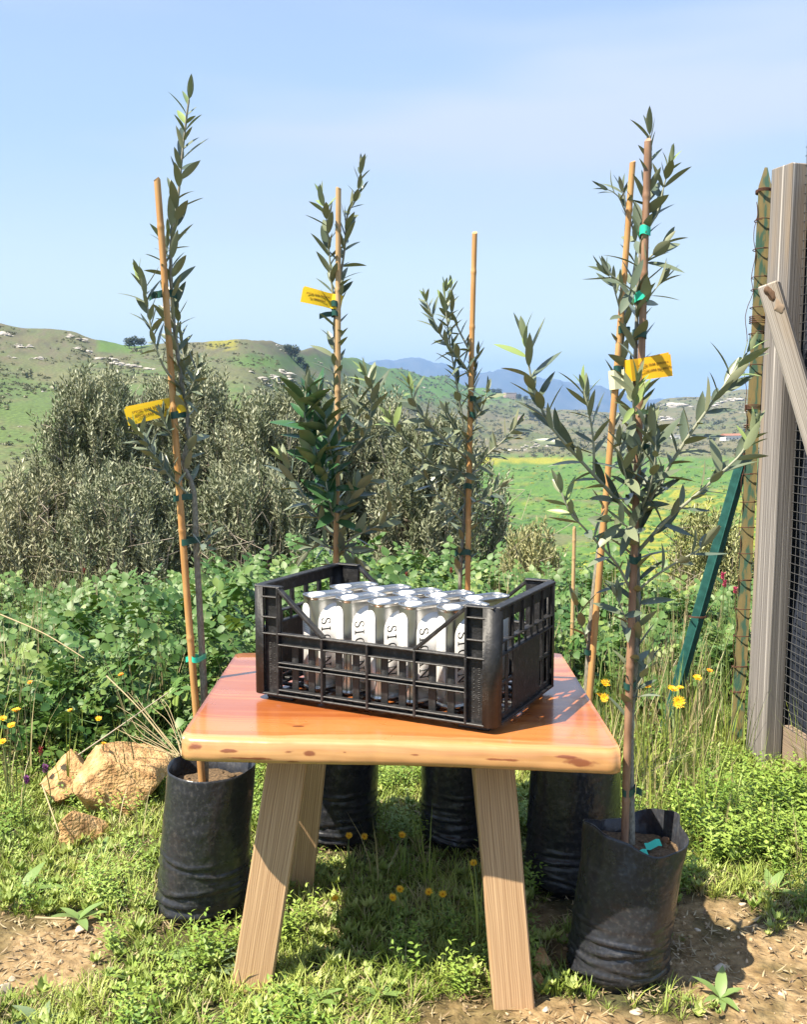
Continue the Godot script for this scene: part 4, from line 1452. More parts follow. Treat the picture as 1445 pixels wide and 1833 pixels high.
func build_cover() -> void:
	# the thicket of legume plants behind the table: pinnate leaves with round leaflets
	var comp := cluster("leaf", func(st: SurfaceTool, i: int) -> void:
		var k := i / 2
		var s := 1.0 if i % 2 else -1.0
		if i == 8:
			leaf_shape(st, 0.034, 0.023, 0.15, 0.15, Transform3D(Basis.IDENTITY, Vector3(0, 0.135, -0.018)), 4, 0.75)
			tube(st, [Vector3.ZERO, Vector3(0, 0.07, -0.003), Vector3(0, 0.135, -0.018)], [0.0013, 0.0008], 3, false)
			return
		var t := Transform3D(Basis(Vector3.BACK, -s * 1.25) * Basis(Vector3.RIGHT, R(-0.35, 0.35)) * Basis(Vector3.UP, R(-0.3, 0.3)), Vector3(0, 0.038 + 0.028 * k, -0.001 - 0.004 * k))
		leaf_shape(st, 0.034 - 0.002 * k, 0.022, 0.15, 0.15, t, 4, 0.75), 9)
	var xf := []
	var cols := []
	for i in 24000:
		var x := R(-2.2, 1.75)
		var z := R(-2.7, -5.0)
		var zf := -2.92 - 0.30 * smoothstep(-0.55, -0.1, x) - 0.35 * smoothstep(0.65, 1.0, x) + 0.14 * n1.get_noise_2d(x * 220.0, 5.0)
		var inn := zf - z
		if inn < 0.0:
			continue
		var H := (0.33 + 0.26 * n2.get_noise_2d(x * 170.0, z * 170.0) + 0.16 * n1.get_noise_2d(x * 600.0, z * 600.0)) * smoothstep(-0.22, 0.3, inn)
		H *= 0.86 - 0.40 * smoothstep(-0.6, -1.5, x) - 0.2 * smoothstep(0.1, 0.5, x) - 0.18 * smoothstep(0.75, 1.1, x)
		H *= 1.0 - 0.5 * smoothstep(1.6, 2.0, -z - 3.0)
		var y: float = H * (1.0 - pow(rng.randf(), 1.6) * 0.9)
		var a := R(0, TAU)
		var dir := Vector3(cos(a), R(-0.2, 1.3), sin(a) + 0.2)
		if n1.get_noise_3d(x * 330.0, y * 330.0, z * 330.0 + 50.0) < -0.12:
			continue
		xf.append(Transform3D(frame_of(dir, Vector3(R(-0.4, 0.4), 1.0, R(-0.1, 0.7))).scaled(Vector3.ONE * (R(0.55, 0.85) + 0.75 * pow(rng.randf(), 4.0))), Vector3(x, y + ground_h(x, z), z)))
		var g := rng.randf()
		cols.append(Color(0.038, 0.105, 0.020).lerp(Color(0.098, 0.19, 0.042), g).lerp(Color(0.23, 0.31, 0.07), 0.8 * pow(rng.randf(), 5.0)))
	stuff(swarm("legume_thicket", comp, M.plantleaf, xf, cols), "dense green thicket of round-leaved legume plants behind the table", "thicket")
	# grass
	var tuft := cluster("tuft", func(st: SurfaceTool, i: int) -> void:
		var a := i * 2.4 + R(-0.4, 0.4)
		var d := Vector3(cos(a), 0, sin(a))
		blade(st, d * R(0.0, 0.018), d, R(0.25, 1.0), R(0.022, 0.06), R(0.0018, 0.0036)), 13)
	var tall := cluster("tall", func(st: SurfaceTool, i: int) -> void:
		var a := i * 2.4 + R(-0.4, 0.4)
		var d := Vector3(cos(a), 0, sin(a))
		blade(st, d * R(0.0, 0.02), d, R(0.1, 0.55), R(0.10, 0.22), R(0.0016, 0.0034)), 9)
	xf = []
	cols = []
	var xt := []
	var ct := []
	var xd := []
	var cd := []
	for i in 21000:
		var x := R(-1.7, 1.6)
		var z := R(-1.35, -3.5)
		var b := bare(x, z)
		if rng.randf() < b * 1.05 or (potted(x, z) and rng.randf() < 0.85):
			continue
		var t := Transform3D(Basis(Vector3.UP, R(0, TAU)).scaled(Vector3(1, R(0.6, 1.25), 1) * R(0.7, 1.2) * (1.0 - 0.5 * b)), Vector3(x, ground_h(x, z) - 0.004, z))
		var g := 0.5 + 0.5 * n2.get_noise_2d(x * 300.0, z * 300.0) * 1.6 + R(-0.25, 0.25)
		var c := Color(0.18, 0.265, 0.036).lerp(Color(0.40, 0.46, 0.105), clampf(g, 0, 1))
		if rng.randf() < 0.12:
			c = Color(0.44, 0.37, 0.20)
			t = t.rotated_local(Vector3.RIGHT, R(-0.9, 0.9))
		xf.append(t)
		cols.append(c)
		var wild := smoothstep(0.42, 0.6, x) * smoothstep(-2.25, -2.5, z) * (1.0 - 0.9 * smoothstep(0.80, 0.92, x)) + 0.22 * smoothstep(-0.55, -0.75, x) * smoothstep(-2.6, -2.75, z) + 0.05 * (1.0 - b) * smoothstep(-1.8, -2.3, z)
		if rng.randf() < wild * 0.2:
			xt.append(Transform3D(t.basis.scaled(Vector3.ONE * R(0.7, 1.35)), t.origin))
			ct.append(c if rng.randf() > 0.28 else Color(0.42, 0.36, 0.19))
	stuff(swarm("grass", tuft, M.plantleaf, xf, cols), "short green grass growing round the table legs", "grass")
	for i in 900:                                           # stalks that stand through the thicket
		var x := R(-1.9, 1.5)
		var z := R(-2.95, -4.7)
		xt.append(Transform3D(Basis.from_euler(Vector3(R(-0.25, 0.25), R(0, TAU), R(-0.25, 0.25))).scaled(Vector3(1.0, R(1.0, 1.5), 1.0) * R(1.1, 1.7)), Vector3(x, ground_h(x, z), z)))
		ct.append(Color(0.40, 0.33, 0.19) if rng.randf() < 0.45 else Color(0.16, 0.23, 0.06))
	stuff(swarm("tall_grass", tall, M.plantleaf, xt, ct), "taller loose grass with dry stems beyond the table", "grass")
	# broad and small-leaved weeds in the turf
	var ros := cluster("rosette", func(st: SurfaceTool, i: int) -> void:
		var a := i * 2.4 + R(-0.3, 0.3)
		var t := Transform3D(Basis(Vector3.UP, a) * Basis(Vector3.RIGHT, R(0.6, 1.25)), Vector3(0, 0.004, 0))
		leaf_shape(st, R(0.018, 0.036), R(0.010, 0.018), 0.3, 0.25, t, 5, 0.62), 9)
	var frond := cluster("frond", func(st: SurfaceTool, i: int) -> void:
		var s := i / 11
		var k := i % 11
		var a := s * 1.3 + 0.4
		var d := Vector3(cos(a) * 0.35, 1.0, sin(a) * 0.35).normalized()
		var p := d * (0.022 + 0.008 * k)
		var t := Transform3D(frame_of(Vector3(cos(a + k * 2.1), 0.55, sin(a + k * 2.1)), d), p)
		leaf_shape(st, 0.020 - 0.0008 * k, 0.0055, 0.2, 0.2, t, 3, 0.8), 55)
	xf = []
	cols = []
	for i in 9000:
		var x := R(-1.6, 1.5)
		var z := R(-1.35, -3.3)
		var b := bare(x, z)
		if rng.randf() < b * 1.02 or potted(x, z) or n1.get_noise_2d(x * 420.0 + 70.0, z * 420.0) < -0.2:
			continue
		xf.append(Transform3D(Basis.from_euler(Vector3(R(-0.2, 0.2), R(0, TAU), R(-0.2, 0.2))).scaled(Vector3.ONE * (0.3 + 0.65 * pow(rng.randf(), 2.0))), Vector3(x, ground_h(x, z) + R(-0.002, 0.025), z)))
		cols.append(Color(0.16, 0.245, 0.04).lerp(Color(0.38, 0.44, 0.13), rng.randf()))
	stuff(swarm("small_weeds", ros, M.plantleaf, xf, cols), "low broad-leaved weeds growing through the turf", "weeds")
	xf = []
	cols = []
	for i in 5200:
		var x := R(-1.4, 1.5)
		var z := R(-1.4, -3.3)
		var patch := maxf(0.75 * smoothstep(-0.05, 0.25, n2.get_noise_2d(x * 330.0 + 9.0, z * 330.0)), 1.2 * smoothstep(0.30, 0.18, Vector2((x - 0.97) * 0.8, z + 2.47).length()))
		if rng.randf() > patch * (1.0 - bare(x, z)) or potted(x, z):
			continue
		xf.append(Transform3D(Basis.from_euler(Vector3(R(-0.25, 0.25), R(0, TAU), R(-0.25, 0.25))).scaled(Vector3.ONE * R(0.55, 1.1) * (1.0 + 0.3 * smoothstep(0.5, 0.2, Vector2(x - 0.97, z + 2.47).length()))), Vector3(x, ground_h(x, z) - 0.01, z)))
		cols.append(Color(0.13, 0.235, 0.03).lerp(Color(0.31, 0.42, 0.08), rng.randf()))
	stuff(swarm("feathery_weeds", frond, M.plantleaf, xf, cols), "feathery green weeds thickest in front of the fence board", "weeds")
	# grit on the bare earth
	var grit := stone_mesh(2.0, Vector3(0.006, 0.004, 0.005), 0.3, 5)
	var gm := mat(1, 1, 1, 0.95)
	gm.vertex_color_use_as_albedo = true
	xf = []
	cols = []
	for i in 9000:
		var x := R(-1.3, 1.3)
		var z := R(-1.4, -2.5)
		if rng.randf() > bare(x, z) * 0.8 + 0.01:
			continue
		xf.append(Transform3D(Basis.from_euler(Vector3(R(0, 6), R(0, 6), R(0, 6))).scaled(Vector3.ONE * (0.15 + 1.1 * pow(rng.randf(), 7.0))), Vector3(x, ground_h(x, z) + 0.001, z)))
		cols.append(Color(0.33, 0.22, 0.11).lerp(Color(0.55, 0.43, 0.29), pow(rng.randf(), 1.5)))
	stuff(swarm("gravel", grit, gm, xf, cols), "loose grit lying on the bare earth patches", "gravel")
	var bit := cluster("bit", func(st: SurfaceTool, i: int) -> void:
		leaf_shape(st, R(0.012, 0.03), R(0.0015, 0.006), R(-0.2, 0.3), 0.3, Transform3D(Basis.from_euler(Vector3(PI * 0.5 + R(-0.25, 0.25), R(0, TAU), 0)) , Vector3(R(-0.03, 0.03), 0.002, R(-0.03, 0.03))), 3, 0.8), 4)
	xf = []
	cols = []
	for i in 3200:
		var x := R(-1.4, 1.4)
		var z := R(-1.4, -2.7)
		xf.append(Transform3D(Basis(Vector3.UP, R(0, TAU)).scaled(Vector3.ONE * R(0.5, 1.3)), Vector3(x, ground_h(x, z) + 0.002 + 0.012 * (1.0 - bare(x, z)) * rng.randf(), z)))
		cols.append(Color(0.16, 0.095, 0.045).lerp(Color(0.50, 0.41, 0.25), rng.randf()))
	stuff(swarm("dry_litter", bit, M.plantleaf, xf, cols), "dry leaf and straw litter strewn over soil and turf", "litter")
	# far ground: scrub on the hillsides, tufts in the green field, pale stones
	var clump := cluster("clump", func(st: SurfaceTool, i: int) -> void:
		var d := Vector3(R(-1, 1), R(0.0, 0.9), R(-1, 1))
		var t := Transform3D(frame_of(Vector3(R(-1, 1), R(0.1, 1), R(-1, 1)), Vector3(R(-1, 1), R(-1, 1), R(-1, 1))), d * 0.75)
		leaf_shape(st, R(0.45, 0.8), R(0.35, 0.6), 0.3, 0.3, t, 3, 0.7), 26)
	xf = []
	cols = []
	for i in 18000:
		var ang := R(-0.62, 0.56)
		var px := 722.5 + F * tan(ang)
		var left := px < 700.0
		var r := R(170.0, 440.0) if left else R(700.0, 1480.0)
		var x := sin(ang) * r
		var z := -cos(ang) * r
		if n2.get_noise_2d(x * 3.0 + 500.0, z * 3.0) + 0.3 * n1.get_noise_2d(x * 0.9, z * 0.9) < (0.0 if left else -0.02) + R(-0.15, 0.3):
			continue
		var sc := (R(0.25, 0.8) if left else R(0.7, 2.4)) * (2.4 if rng.randf() < 0.025 else 1.0)
		xf.append(Transform3D(Basis(Vector3.UP, R(0, TAU)).scaled(Vector3(1, R(0.7, 1.1), 1) * sc), Vector3(x, ground_h(x, z) - 0.1, z)))
		cols.append(Color(0.065, 0.082, 0.035).lerp(Color(0.175, 0.175, 0.085), pow(rng.randf(), 0.45)))
	stuff(swarm("hillside_scrub", clump, M.plantleaf, xf, cols), "dark scrub scattered over the far hillsides", "scrub")
	xf = []
	cols = []
	for i in 7000:
		var ang := R(0.02, 0.42)
		var r := exp(R(log(70.0), log(620.0)))
		var x := sin(ang) * r
		var z := -cos(ang) * r
		var n := n2.get_noise_2d(x * 7.0 + 200.0, z * 7.0)
		if n < 0.02:
			continue
		var sc := R(0.12, 0.42) * (0.5 + r / 300.0)
		xf.append(Transform3D(Basis(Vector3.UP, R(0, TAU)).scaled(Vector3(1, 0.7, 1) * sc), Vector3(x, ground_h(x, z) - 0.05, z)))
		var yellow := rng.randf() < 0.2 + 0.5 * smoothstep(0.22, 0.32, ang) * smoothstep(330.0, 200.0, r)
		cols.append(Color(0.42, 0.40, 0.03).lerp(Color(0.25, 0.30, 0.04), rng.randf()) if yellow else Color(0.04, 0.11, 0.02).lerp(Color(0.09, 0.19, 0.03), rng.randf()))
	stuff(swarm("field_tufts", clump, M.plantleaf, xf, cols), "dark and yellow flowering tufts over the green field", "field plants")

func land_at(px: float, py: float) -> Vector3:            # where a sight line meets the land
	var d := ray(px, py)
	var t := 20.0
	var p := Vector3(0, CAM_H, 0)
	while t < 2200.0:
		p = Vector3(0, CAM_H, 0) + d * t
		if p.y < ground_h(p.x, p.z):
			break
		t *= 1.004
	return p

func outcrops() -> void:
	var rocks := []
	for k in 4:
		rocks.append(stone_mesh(40.0 + k, Vector3(1.0, 0.75, 0.9), 0.45, 9))
	var where := [[67, 642, 15, 4, "white limestone band low on the far left hill"], [150, 629, 16, 5, "white limestone ledge under the left hill's top"], [192, 645, 20, 6, "upper end of the long white outcrop left of the left sapling"], [228, 656, 24, 7, "lower end of the long white outcrop left of the left sapling"], [265, 662, 9, 5, "small white outcrop beside the left sapling"], [136, 606, 15, 6, "pale rock crest on top of the left hill"], [42, 622, 16, 5, "pale rocky patch high on the far left hill"], [8, 600, 12, 6, "pale rocks on the skyline at the left edge"], [125, 691, 8, 3, "single white block in the left meadow"], [104, 713, 4, 3, "small white block below the block in the left meadow"], [78, 701, 4, 2, "small pale stone in the left meadow"], [22, 641, 14, 3, "thin pale rock streak at the left edge"], [38, 764, 7, 2, "low pale stones in the left meadow near the shrubs"],
		[471, 685, 11, 9, "left rock of the pale crag behind the middle sapling"], [494, 681, 10, 9, "second rock of the pale crag behind the middle sapling"], [514, 674, 14, 8, "highest rock of the pale crag behind the middle sapling"], [518, 692, 10, 7, "lowest rock of the pale crag behind the middle sapling"], [573, 699, 13, 8, "pale crag just left of the middle sapling's stem"], [450, 667, 5, 4, "white block left of the pale crag"], [572, 651, 8, 3, "flat pale rocks below the hilltop trees"], [503, 627, 9, 5, "pale rocks left of the hilltop trees"], [755, 692, 16, 3, "pale stones on the green ridge left of the middle cane"], [870, 700, 8, 3, "pale stones on the green ridge right of the middle cane"],
		[915, 806, 26, 5, "left half of the white rocky strip over the green field"], [962, 800, 28, 4, "right half of the white rocky strip over the green field"], [1207, 728, 24, 8, "big whitish crag on the right hill's crest"], [1190, 749, 14, 6, "pale crag below the big whitish crag"], [1284, 726, 16, 5, "pale rocks right of the big whitish crag"], [1322, 716, 16, 5, "pale rocks on the right hill near the steel post"], [1332, 738, 14, 4, "lower pale rocks on the right hill near the steel post"], [1125, 806, 16, 4, "pale stones left of the white farm buildings"], [1275, 858, 12, 3, "pale stones in the field below the farm buildings"], [1000, 792, 12, 3, "pale stones left of the pale bamboo cane"]]
	for a in where:
		var c := land_at(a[0], a[1])
		var mpp := c.length() / F
		var o := thing("limestone_outcrop", a[4], "rock outcrop", c, "limestone outcrops on the hillsides")
		var n := clampi(int(a[2] * a[3] / 6.0), 4, 26)
		for k in n:
			var u := R(-1, 1)
			var x: float = u * a[2] * mpp
			var z: float = R(-1, 1) * mpp * a[3] * 2.5
			var sc: float = mpp * a[3] * R(0.35, 1.0) * (1.15 - 0.6 * absf(u))
			var p := Vector3(c.x + x, 0, c.z + z)
			p.y = maxf(ground_h(p.x, p.z), c.y - mpp * a[3]) + sc * 0.25
			put("stone", rocks[rng.randi() % 4], M.limestone if rng.randf() < 0.6 else M.limestone_grey, o, Transform3D(Basis.from_euler(Vector3(R(-0.4, 0.4), R(0, TAU), R(-0.4, 0.4))).scaled(Vector3(R(1.2, 2.2), R(0.45, 0.9), 1.2) * sc), p - c))

func far_tree(label: String, px: float, r: float, h: float) -> void:
	var ang := atan((px - 722.5) / F)
	var c := Vector3(sin(ang) * r, 0, -cos(ang) * r)
	c.y = ground_h(c.x, c.z)
	var o := thing("tree", label, "tree", c, "distant trees")
	put("trunk", tube_mesh([Vector3(0, -0.5, 0), Vector3(0, h * 0.3, 0), Vector3(0.2, h * 0.6, 0)], [h * 0.04, h * 0.015], 6), M.bark, o)
	var st := S()
	for i in 420:
		var d := Vector3(R(-1, 1), R(-1, 1), R(-1, 1)).normalized() * pow(rng.randf(), 0.4)
		d *= 1.0 + 0.4 * n1.get_noise_3d(d.x * 120.0 + px, d.y * 120.0, d.z * 120.0)
		var p := Vector3(d.x * h * 0.46, h * 0.56 + d.y * h * 0.42, d.z * h * 0.46)
		leaf_shape(st, h * 0.13, h * 0.085, 0.3, 0.2, Transform3D(frame_of(Vector3(R(-1, 1), R(-0.4, 1), R(-1, 1)), Vector3(R(-1, 1), R(-1, 1), R(-1, 1))), p), 3, 0.7)
	var cr := put("crown", done(st), leafy(0.045, 0.062, 0.028, 0.7, 0.2), o)
	cr.set_meta("kind", "stuff")

func stone(label: String, where: Vector3, s: Vector3, seed_: float, m: Material, cells := 26, called := "rock", group := "") -> void:
	var o := put(called, stone_mesh(seed_, s, 0.28, cells), m, null, Transform3D(Basis(Vector3.UP, seed_ * 1.3), where + Vector3(0, s.y * 0.5, 0)))
	tag(o, label, "stone" if called == "pebble" else "rock", group)

func _ready() -> void:
	rng.seed = 20240
	# camera
	var cam := Camera3D.new()
	cam.name = "camera"
	cam.fov = 52.71
	cam.near = 0.05
	cam.far = 20000.0
	cam.position = Vector3(0, CAM_H, 0)
	cam.rotation.x = -PITCH
	add_child(cam)
	# sky and air
	var env := Environment.new()
	env.background_mode = Environment.BG_SKY
	env.tonemap_mode = Environment.TONE_MAPPER_LINEAR
	env.tonemap_exposure = 2.3
	env.sdfgi_enabled = true
	env.ssao_enabled = true
	env.ssil_enabled = true
	n1.seed = 11
	n2.seed = 29
	n1.fractal_octaves = 5
	n2.fractal_octaves = 5
	var W := 1024
	var Hh := 512
	var img := Image.create(W, Hh, false, Image.FORMAT_RGBF)
	for y in Hh:
		var el := (0.5 - (y + 0.5) / Hh) * PI
		for x in W:
			var az := (x + 0.5) / W * TAU
			var e := maxf(el, 0.0)
			var c := Color(0.80, 0.91, 0.84).lerp(Color(0.425, 0.59, 0.775), smoothstep(0.0, 0.26, e)).lerp(Color(0.35, 0.485, 0.77), smoothstep(0.2, 0.42, e)).lerp(Color(0.19, 0.34, 0.67), smoothstep(0.45, 1.3, e))
			var d := Vector3(cos(az) * cos(el), sin(el) * 3.2, sin(az) * cos(el))
			var cl := n1.get_noise_3d(d.x * 55.0 + d.y * 40.0 + 40.0, d.y * 75.0, d.z * 55.0) + 0.75 * n2.get_noise_3d(d.x * 120.0 + d.y * 160.0, d.y * 330.0, d.z * 120.0)
			var k := smoothstep(-0.25, 0.6, cl) * smoothstep(0.02, 0.24, e)
			c = c.lerp(Color(0.56, 0.64, 0.80), k)
			img.set_pixel(x, y, c)
	var psky := PanoramaSkyMaterial.new()
	psky.panorama = ImageTexture.create_from_image(img)
	psky.energy_multiplier = SKY_S
	var sky := Sky.new()
	sky.sky_material = psky
	env.sky = sky
	env.fog_enabled = true
	env.fog_density = 0.00016
	env.fog_light_color = Color(0.60, 0.77, 1.0)
	var we := WorldEnvironment.new()
	we.name = "world_environment"
	we.environment = env
	add_child(we)
	# sun: high, from the left and a little behind the camera
	var sun := DirectionalLight3D.new()
	sun.name = "sun"
	sun.light_energy = 1.6
	sun.light_color = Color(1.0, 0.955, 0.87)
	sun.light_angular_distance = 0.5
	sun.shadow_enabled = true
	add_child(sun)
	sun.look_at_from_position(Vector3.ZERO, Vector3(0.474, -0.836, -0.278))

	build_materials()
	build_land()
	build_mountains()
	build_cover()
	# houses and trees far off
	var hp := func(px: float, r: float) -> Vector3:
		var a := atan((px - 722.5) / F)
		return Vector3(sin(a) * r, 0, -cos(a) * r)
	house("pinkish farmhouse among dark trees on the far green ridge", hp.call(912.0, 1450.0), 16.0, 8.0, 10.0, 0.3, M.plaster_pink, M.roofgrey, false)
	house("small pale hut below the ridge, left of the rocky strip", hp.call(930.0, 1150.0), 11.0, 5.0, 7.0, -0.2, M.plaster_pink, M.roofgrey, false)
	house("long low white farm building under the right hill", hp.call(1218.0, 900.0), 15.0, 4.5, 8.0, 0.15, M.plaster_white, M.roofgrey, false)
	house("white farm building with a reddish roof near the fence", hp.call(1308.0, 900.0), 16.0, 4.0, 8.0, 0.35, M.plaster_white, M.rooftile, true)
	var q := [[892, 1440, 11, "dark tree left of the pinkish farmhouse"], [883, 1445, 8, "smallest dark tree left of the pinkish farmhouse"], [928, 1440, 10, "dark tree right of the pinkish farmhouse"], [940, 1445, 8, "low dark tree farthest right of the pinkish farmhouse"], [952, 1120, 11, "bushy tree right of the small pale hut"], [965, 1110, 9, "round bushy tree farther right of the pale hut"],
		[236, 436, 4.5, "dark tree left of the clump on the left hill"], [246, 436, 5, "tallest dark tree of the clump on the left hill"], [258, 438, 4, "dark tree right of the clump on the left hill"],
		[517, 500, 5, "dark tree at the left of the hilltop row"], [528, 505, 7, "tallest dark tree of the hilltop row"], [540, 505, 5, "dark tree right in the hilltop row"], [549, 508, 4, "last small tree of the hilltop row"], [1245, 905, 6, "tree between the two white farm buildings"], [1275, 905, 7, "taller tree just left of the red-roofed farm building"], [1190, 905, 6, "tree left of the long white farm building"], [1335, 930, 7, "dark tree right of the red-roofed farm building"]]
	for a in q:
		far_tree(a[3], a[0], a[1], a[2])
	outcrops()
	# shrubs behind the thicket
	shrub("sprawling grey olive shrub with bare twigs at the far left", 85, 860, 160, -5.9, 170, 0.05, 0.4, Color(1.05, 1.0, 0.95))
	shrub("tall olive shrub at the left with an upright crown", 190, 690, 140, -6.3, 250, 0.2, 0.12)
	shrub("tallest olive shrub behind the left sapling", 355, 672, 160, -6.7, 300, 0.2, 0.12)
	shrub("rounded olive shrub between the left and middle saplings", 505, 722, 165, -6.4, 270, 0.15, 0.18)
	shrub("wide olive shrub behind the middle of the crate", 645, 715, 165, -6.8, 290, 0.15, 0.15)
	shrub("lower olive shrub at the right end of the thicket", 770, 775, 145, -6.3, 240, 0.1, 0.2)
	shrub("low brushy shrub full of bare twigs in front of the tall left shrub", 235, 860, 150, -5.6, 190, 0.0, 0.6)
	shrub("low brushy shrub with bare twigs behind the left end of the crate", 455, 870, 150, -5.7, 190, 0.0, 0.55)
	shrub("small pale dry shrub half hidden right of the crate", 955, 965, 70, -5.6, 70, 0.0, 0.45, Color(1.3, 1.2, 0.9))
	shrub("pale yellowish shrub beside the steel post", 1270, 930, 90, -5.8, 95, 0.0, 0.45, Color(1.3, 1.25, 0.85))
	build_fence()
	build_table()
	var crate := build_crate()
	build_tins(crate)

	# bags
	var z1 := -2.09
	var z2 := -2.46
	var z3 := -2.44
	var z4 := -2.21
	var z5 := -1.845
	var ft := func(px: float, z: float) -> Vector3:
		var p := at(px, 1600.0, z)
		return Vector3((px - 722.5) / F * -p.z * 1.0 / cos(PITCH) * 1.0, 0, z)
	bag("black plastic nursery bag standing left of the table", ft.call(343.0, z1), 0.0895, 0.318, Vector3(0.030, 0, 0), 1.0, 0.25)
	bag("black nursery bag under the table, behind the left legs", ft.call(600.0, z2), 0.092, 0.305, Vector3(0.006, 0, 0), 2.0, 0.4)
	bag("black nursery bag under the middle of the table", ft.call(825.0, z3), 0.090, 0.305, Vector3(0.0, 0, 0), 3.0, 0.4)
	bag("black nursery bag under the right end of the table", ft.call(1035.0, z4), 0.096, 0.300, Vector3(0.006, 0, 0), 4.0, 0.4)
	bag("wrinkled leaning nursery bag in front, right of the table", ft.call(1120.0, z5), 0.0865, 0.286, Vector3(0.036, 0, 0), 5.0, 1.3)
	# saplings and canes
	var b1 := at(365, 1392, z1)
	sapling("olive_sapling", "tall slim olive sapling left of the table with a bare pointed top", b1, [
		[[[365, 1392, 0], [366, 1270, 0], [352, 1000, 0], [346, 880, 0], [328, 830, 0.0], [338, 780, 0.005], [327, 700, 0], [316, 622, 0], [308, 550, 0], [306, 496, 0.01], [306, 435, 0.01], [317, 366, 0.01], [325, 285, 0.0], [333, 215, 0.0], [338, 178, 0]], 0.0085, 0.0018, 0.0256, 0.46, 1.05, 0.05],
		[[[320, 690, 0], [300, 668, 0.03], [285, 640, 0.04], [272, 597, 0.05], [260, 530, 0.05], [249, 490, 0.05]], 0.003, 0.0012, 0.0148, 0.25, 0.85, 0.1],
		[[[322, 700, 0], [330, 650, -0.03], [322, 600, -0.04], [316, 555, -0.04]], 0.003, 0.0012, 0.0148, 0.15, 0.8, 0.0],
		[[[336, 885, 0], [310, 860, 0.04], [285, 830, 0.06], [262, 795, 0.07], [245, 770, 0.08]], 0.003, 0.0012, 0.0134, 0.15, 0.8, 0.1],
		[[[326, 720, 0], [345, 690, 0.03], [352, 655, 0.04]], 0.0025, 0.001, 0.0134, 0.1, 0.75, 0.0],
		[[[352, 1000, 0], [364, 975, 0.02], [372, 955, 0.03]], 0.002, 0.001, 0.0134, 0.3, 0.7, 0.0],
		[[[318, 790, 0], [300, 770, 0.03], [290, 745, 0.03]], 0.0022, 0.001, 0.0134, 0.2, 0.75, 0.0],
		[[[308, 520, 0], [296, 470, -0.02], [300, 420, -0.02]], 0.002, 0.001, 0.0134, 0.2, 0.75, 0.2]], z1, 0.060)
	var c1 := cane("bamboo cane tied to the tall left sapling", at(360, 1380, z1 + 0.012), at(279, 320, z1 + 0.022), 0.0072, M.bamboo)
	for t in [[290, 527, 308, 527, 0.014, "tape_dark", 0.022], [313, 742, 330, 742, 0.014, "tape_dark", 0.0], [318, 890, 340, 890, 0.012, "tape_dark", 0.0], [332, 968, 351, 968, 0.013, "tape_dark", 0.0], [350, 1177, 362, 1177, 0.011, "tape_bright", 0.016]]:
		tie(c1, at(t[0], t[1], z1 + 0.016) - c1.position, at(t[2], t[3], z1) - c1.position, t[4], M[t[5]], t[6])
	plant_tag("yellow paper tag on the tall left sapling", at(318, 724, z1 + 0.01), Vector3(-1, 0, 0.15), 0.104, 0.034, M.tag_yellow, 0.25, ["SPECIE: OLEA EUROPEA", "CV. NOCELLARA DEL BELICE"], M.tag_ink)

	var b2 := at(603, 1150, z2)
	b2.y = 0.30
	sapling("olive_sapling", "bushy olive sapling behind the crate with a dark leafy lower part", b2, [
		[[[603, 1330, 0], [604, 1100, 0], [602, 900, 0], [602, 790, 0], [600, 665, 0], [600, 574, 0], [606, 520, 0.01], [617, 445, 0.01], [622, 385, 0.01], [638, 355, 0.01], [646, 308, 0.01]], 0.0085, 0.0015, 0.0227, 0.20, 0.9, 0.0],
		[[[600, 580, 0], [595, 520, 0.0], [589, 449, 0.0], [585, 395, 0.01], [577, 358, 0.01]], 0.003, 0.0012, 0.0223, 0.25, 0.95, 0.12],
		[[[612, 975, 0], [640, 958, 0.05], [690, 932, 0.08], [697, 900, 0.09]], 0.003, 0.0014, 0.0279, 0.3, 1.0, 0.0],
		[[[604, 850, 0], [632, 806, 0.03], [656, 769, 0.05], [667, 706, 0.06], [656, 672, 0.06]], 0.003, 0.0012, 0.0242, 0.25, 1.0, 0.1],
		[[[600, 960, 0], [581, 943, 0.04], [544, 889, 0.07], [519, 848, 0.08], [508, 825, 0.08]], 0.003, 0.0014, 0.0242, 0.25, 1.05, 0.05],
		[[[600, 900, 0], [585, 850, 0.06], [560, 790, 0.09], [545, 740, 0.1], [548, 700, 0.1]], 0.0035, 0.0014, 0.0184, 0.15, 1.35, 0.0],
		[[[601, 860, 0], [590, 800, 0.07], [582, 750, 0.09], [570, 715, 0.1]], 0.003, 0.0014, 0.0184, 0.15, 1.35, 0.0],
		[[[602, 940, 0], [590, 900, 0.07], [580, 850, 0.09], [560, 815, 0.1]], 0.003, 0.0014, 0.0196, 0.1, 1.3, 0.0],
		[[[602, 830, 0], [622, 780, 0.03], [640, 740, 0.04], [640, 700, 0.04]], 0.003, 0.0012, 0.0186, 0.2, 0.9, 0.0],
		[[[603, 930, 0], [630, 890, 0.05], [655, 860, 0.06]], 0.003, 0.0012, 0.0186, 0.2, 1.0, 0.0],
		[[[602, 985, 0], [570, 975, 0.04], [548, 990, 0.05]], 0.003, 0.0012, 0.0186, 0.2, 1.0, 0.0],
		[[[603, 990, 0], [625, 985, 0.05], [640, 1000, 0.05]], 0.003, 0.0012, 0.0186, 0.2, 1.0, 0.0]], z2, 0.066)
	var c2 := cane("bamboo cane behind the crate, tied to the bushy sapling", Vector3(at(598, 1250, z2).x, 0.28, z2 + 0.015), at(607, 336, z2 + 0.02), 0.0072, M.bamboo_pale)
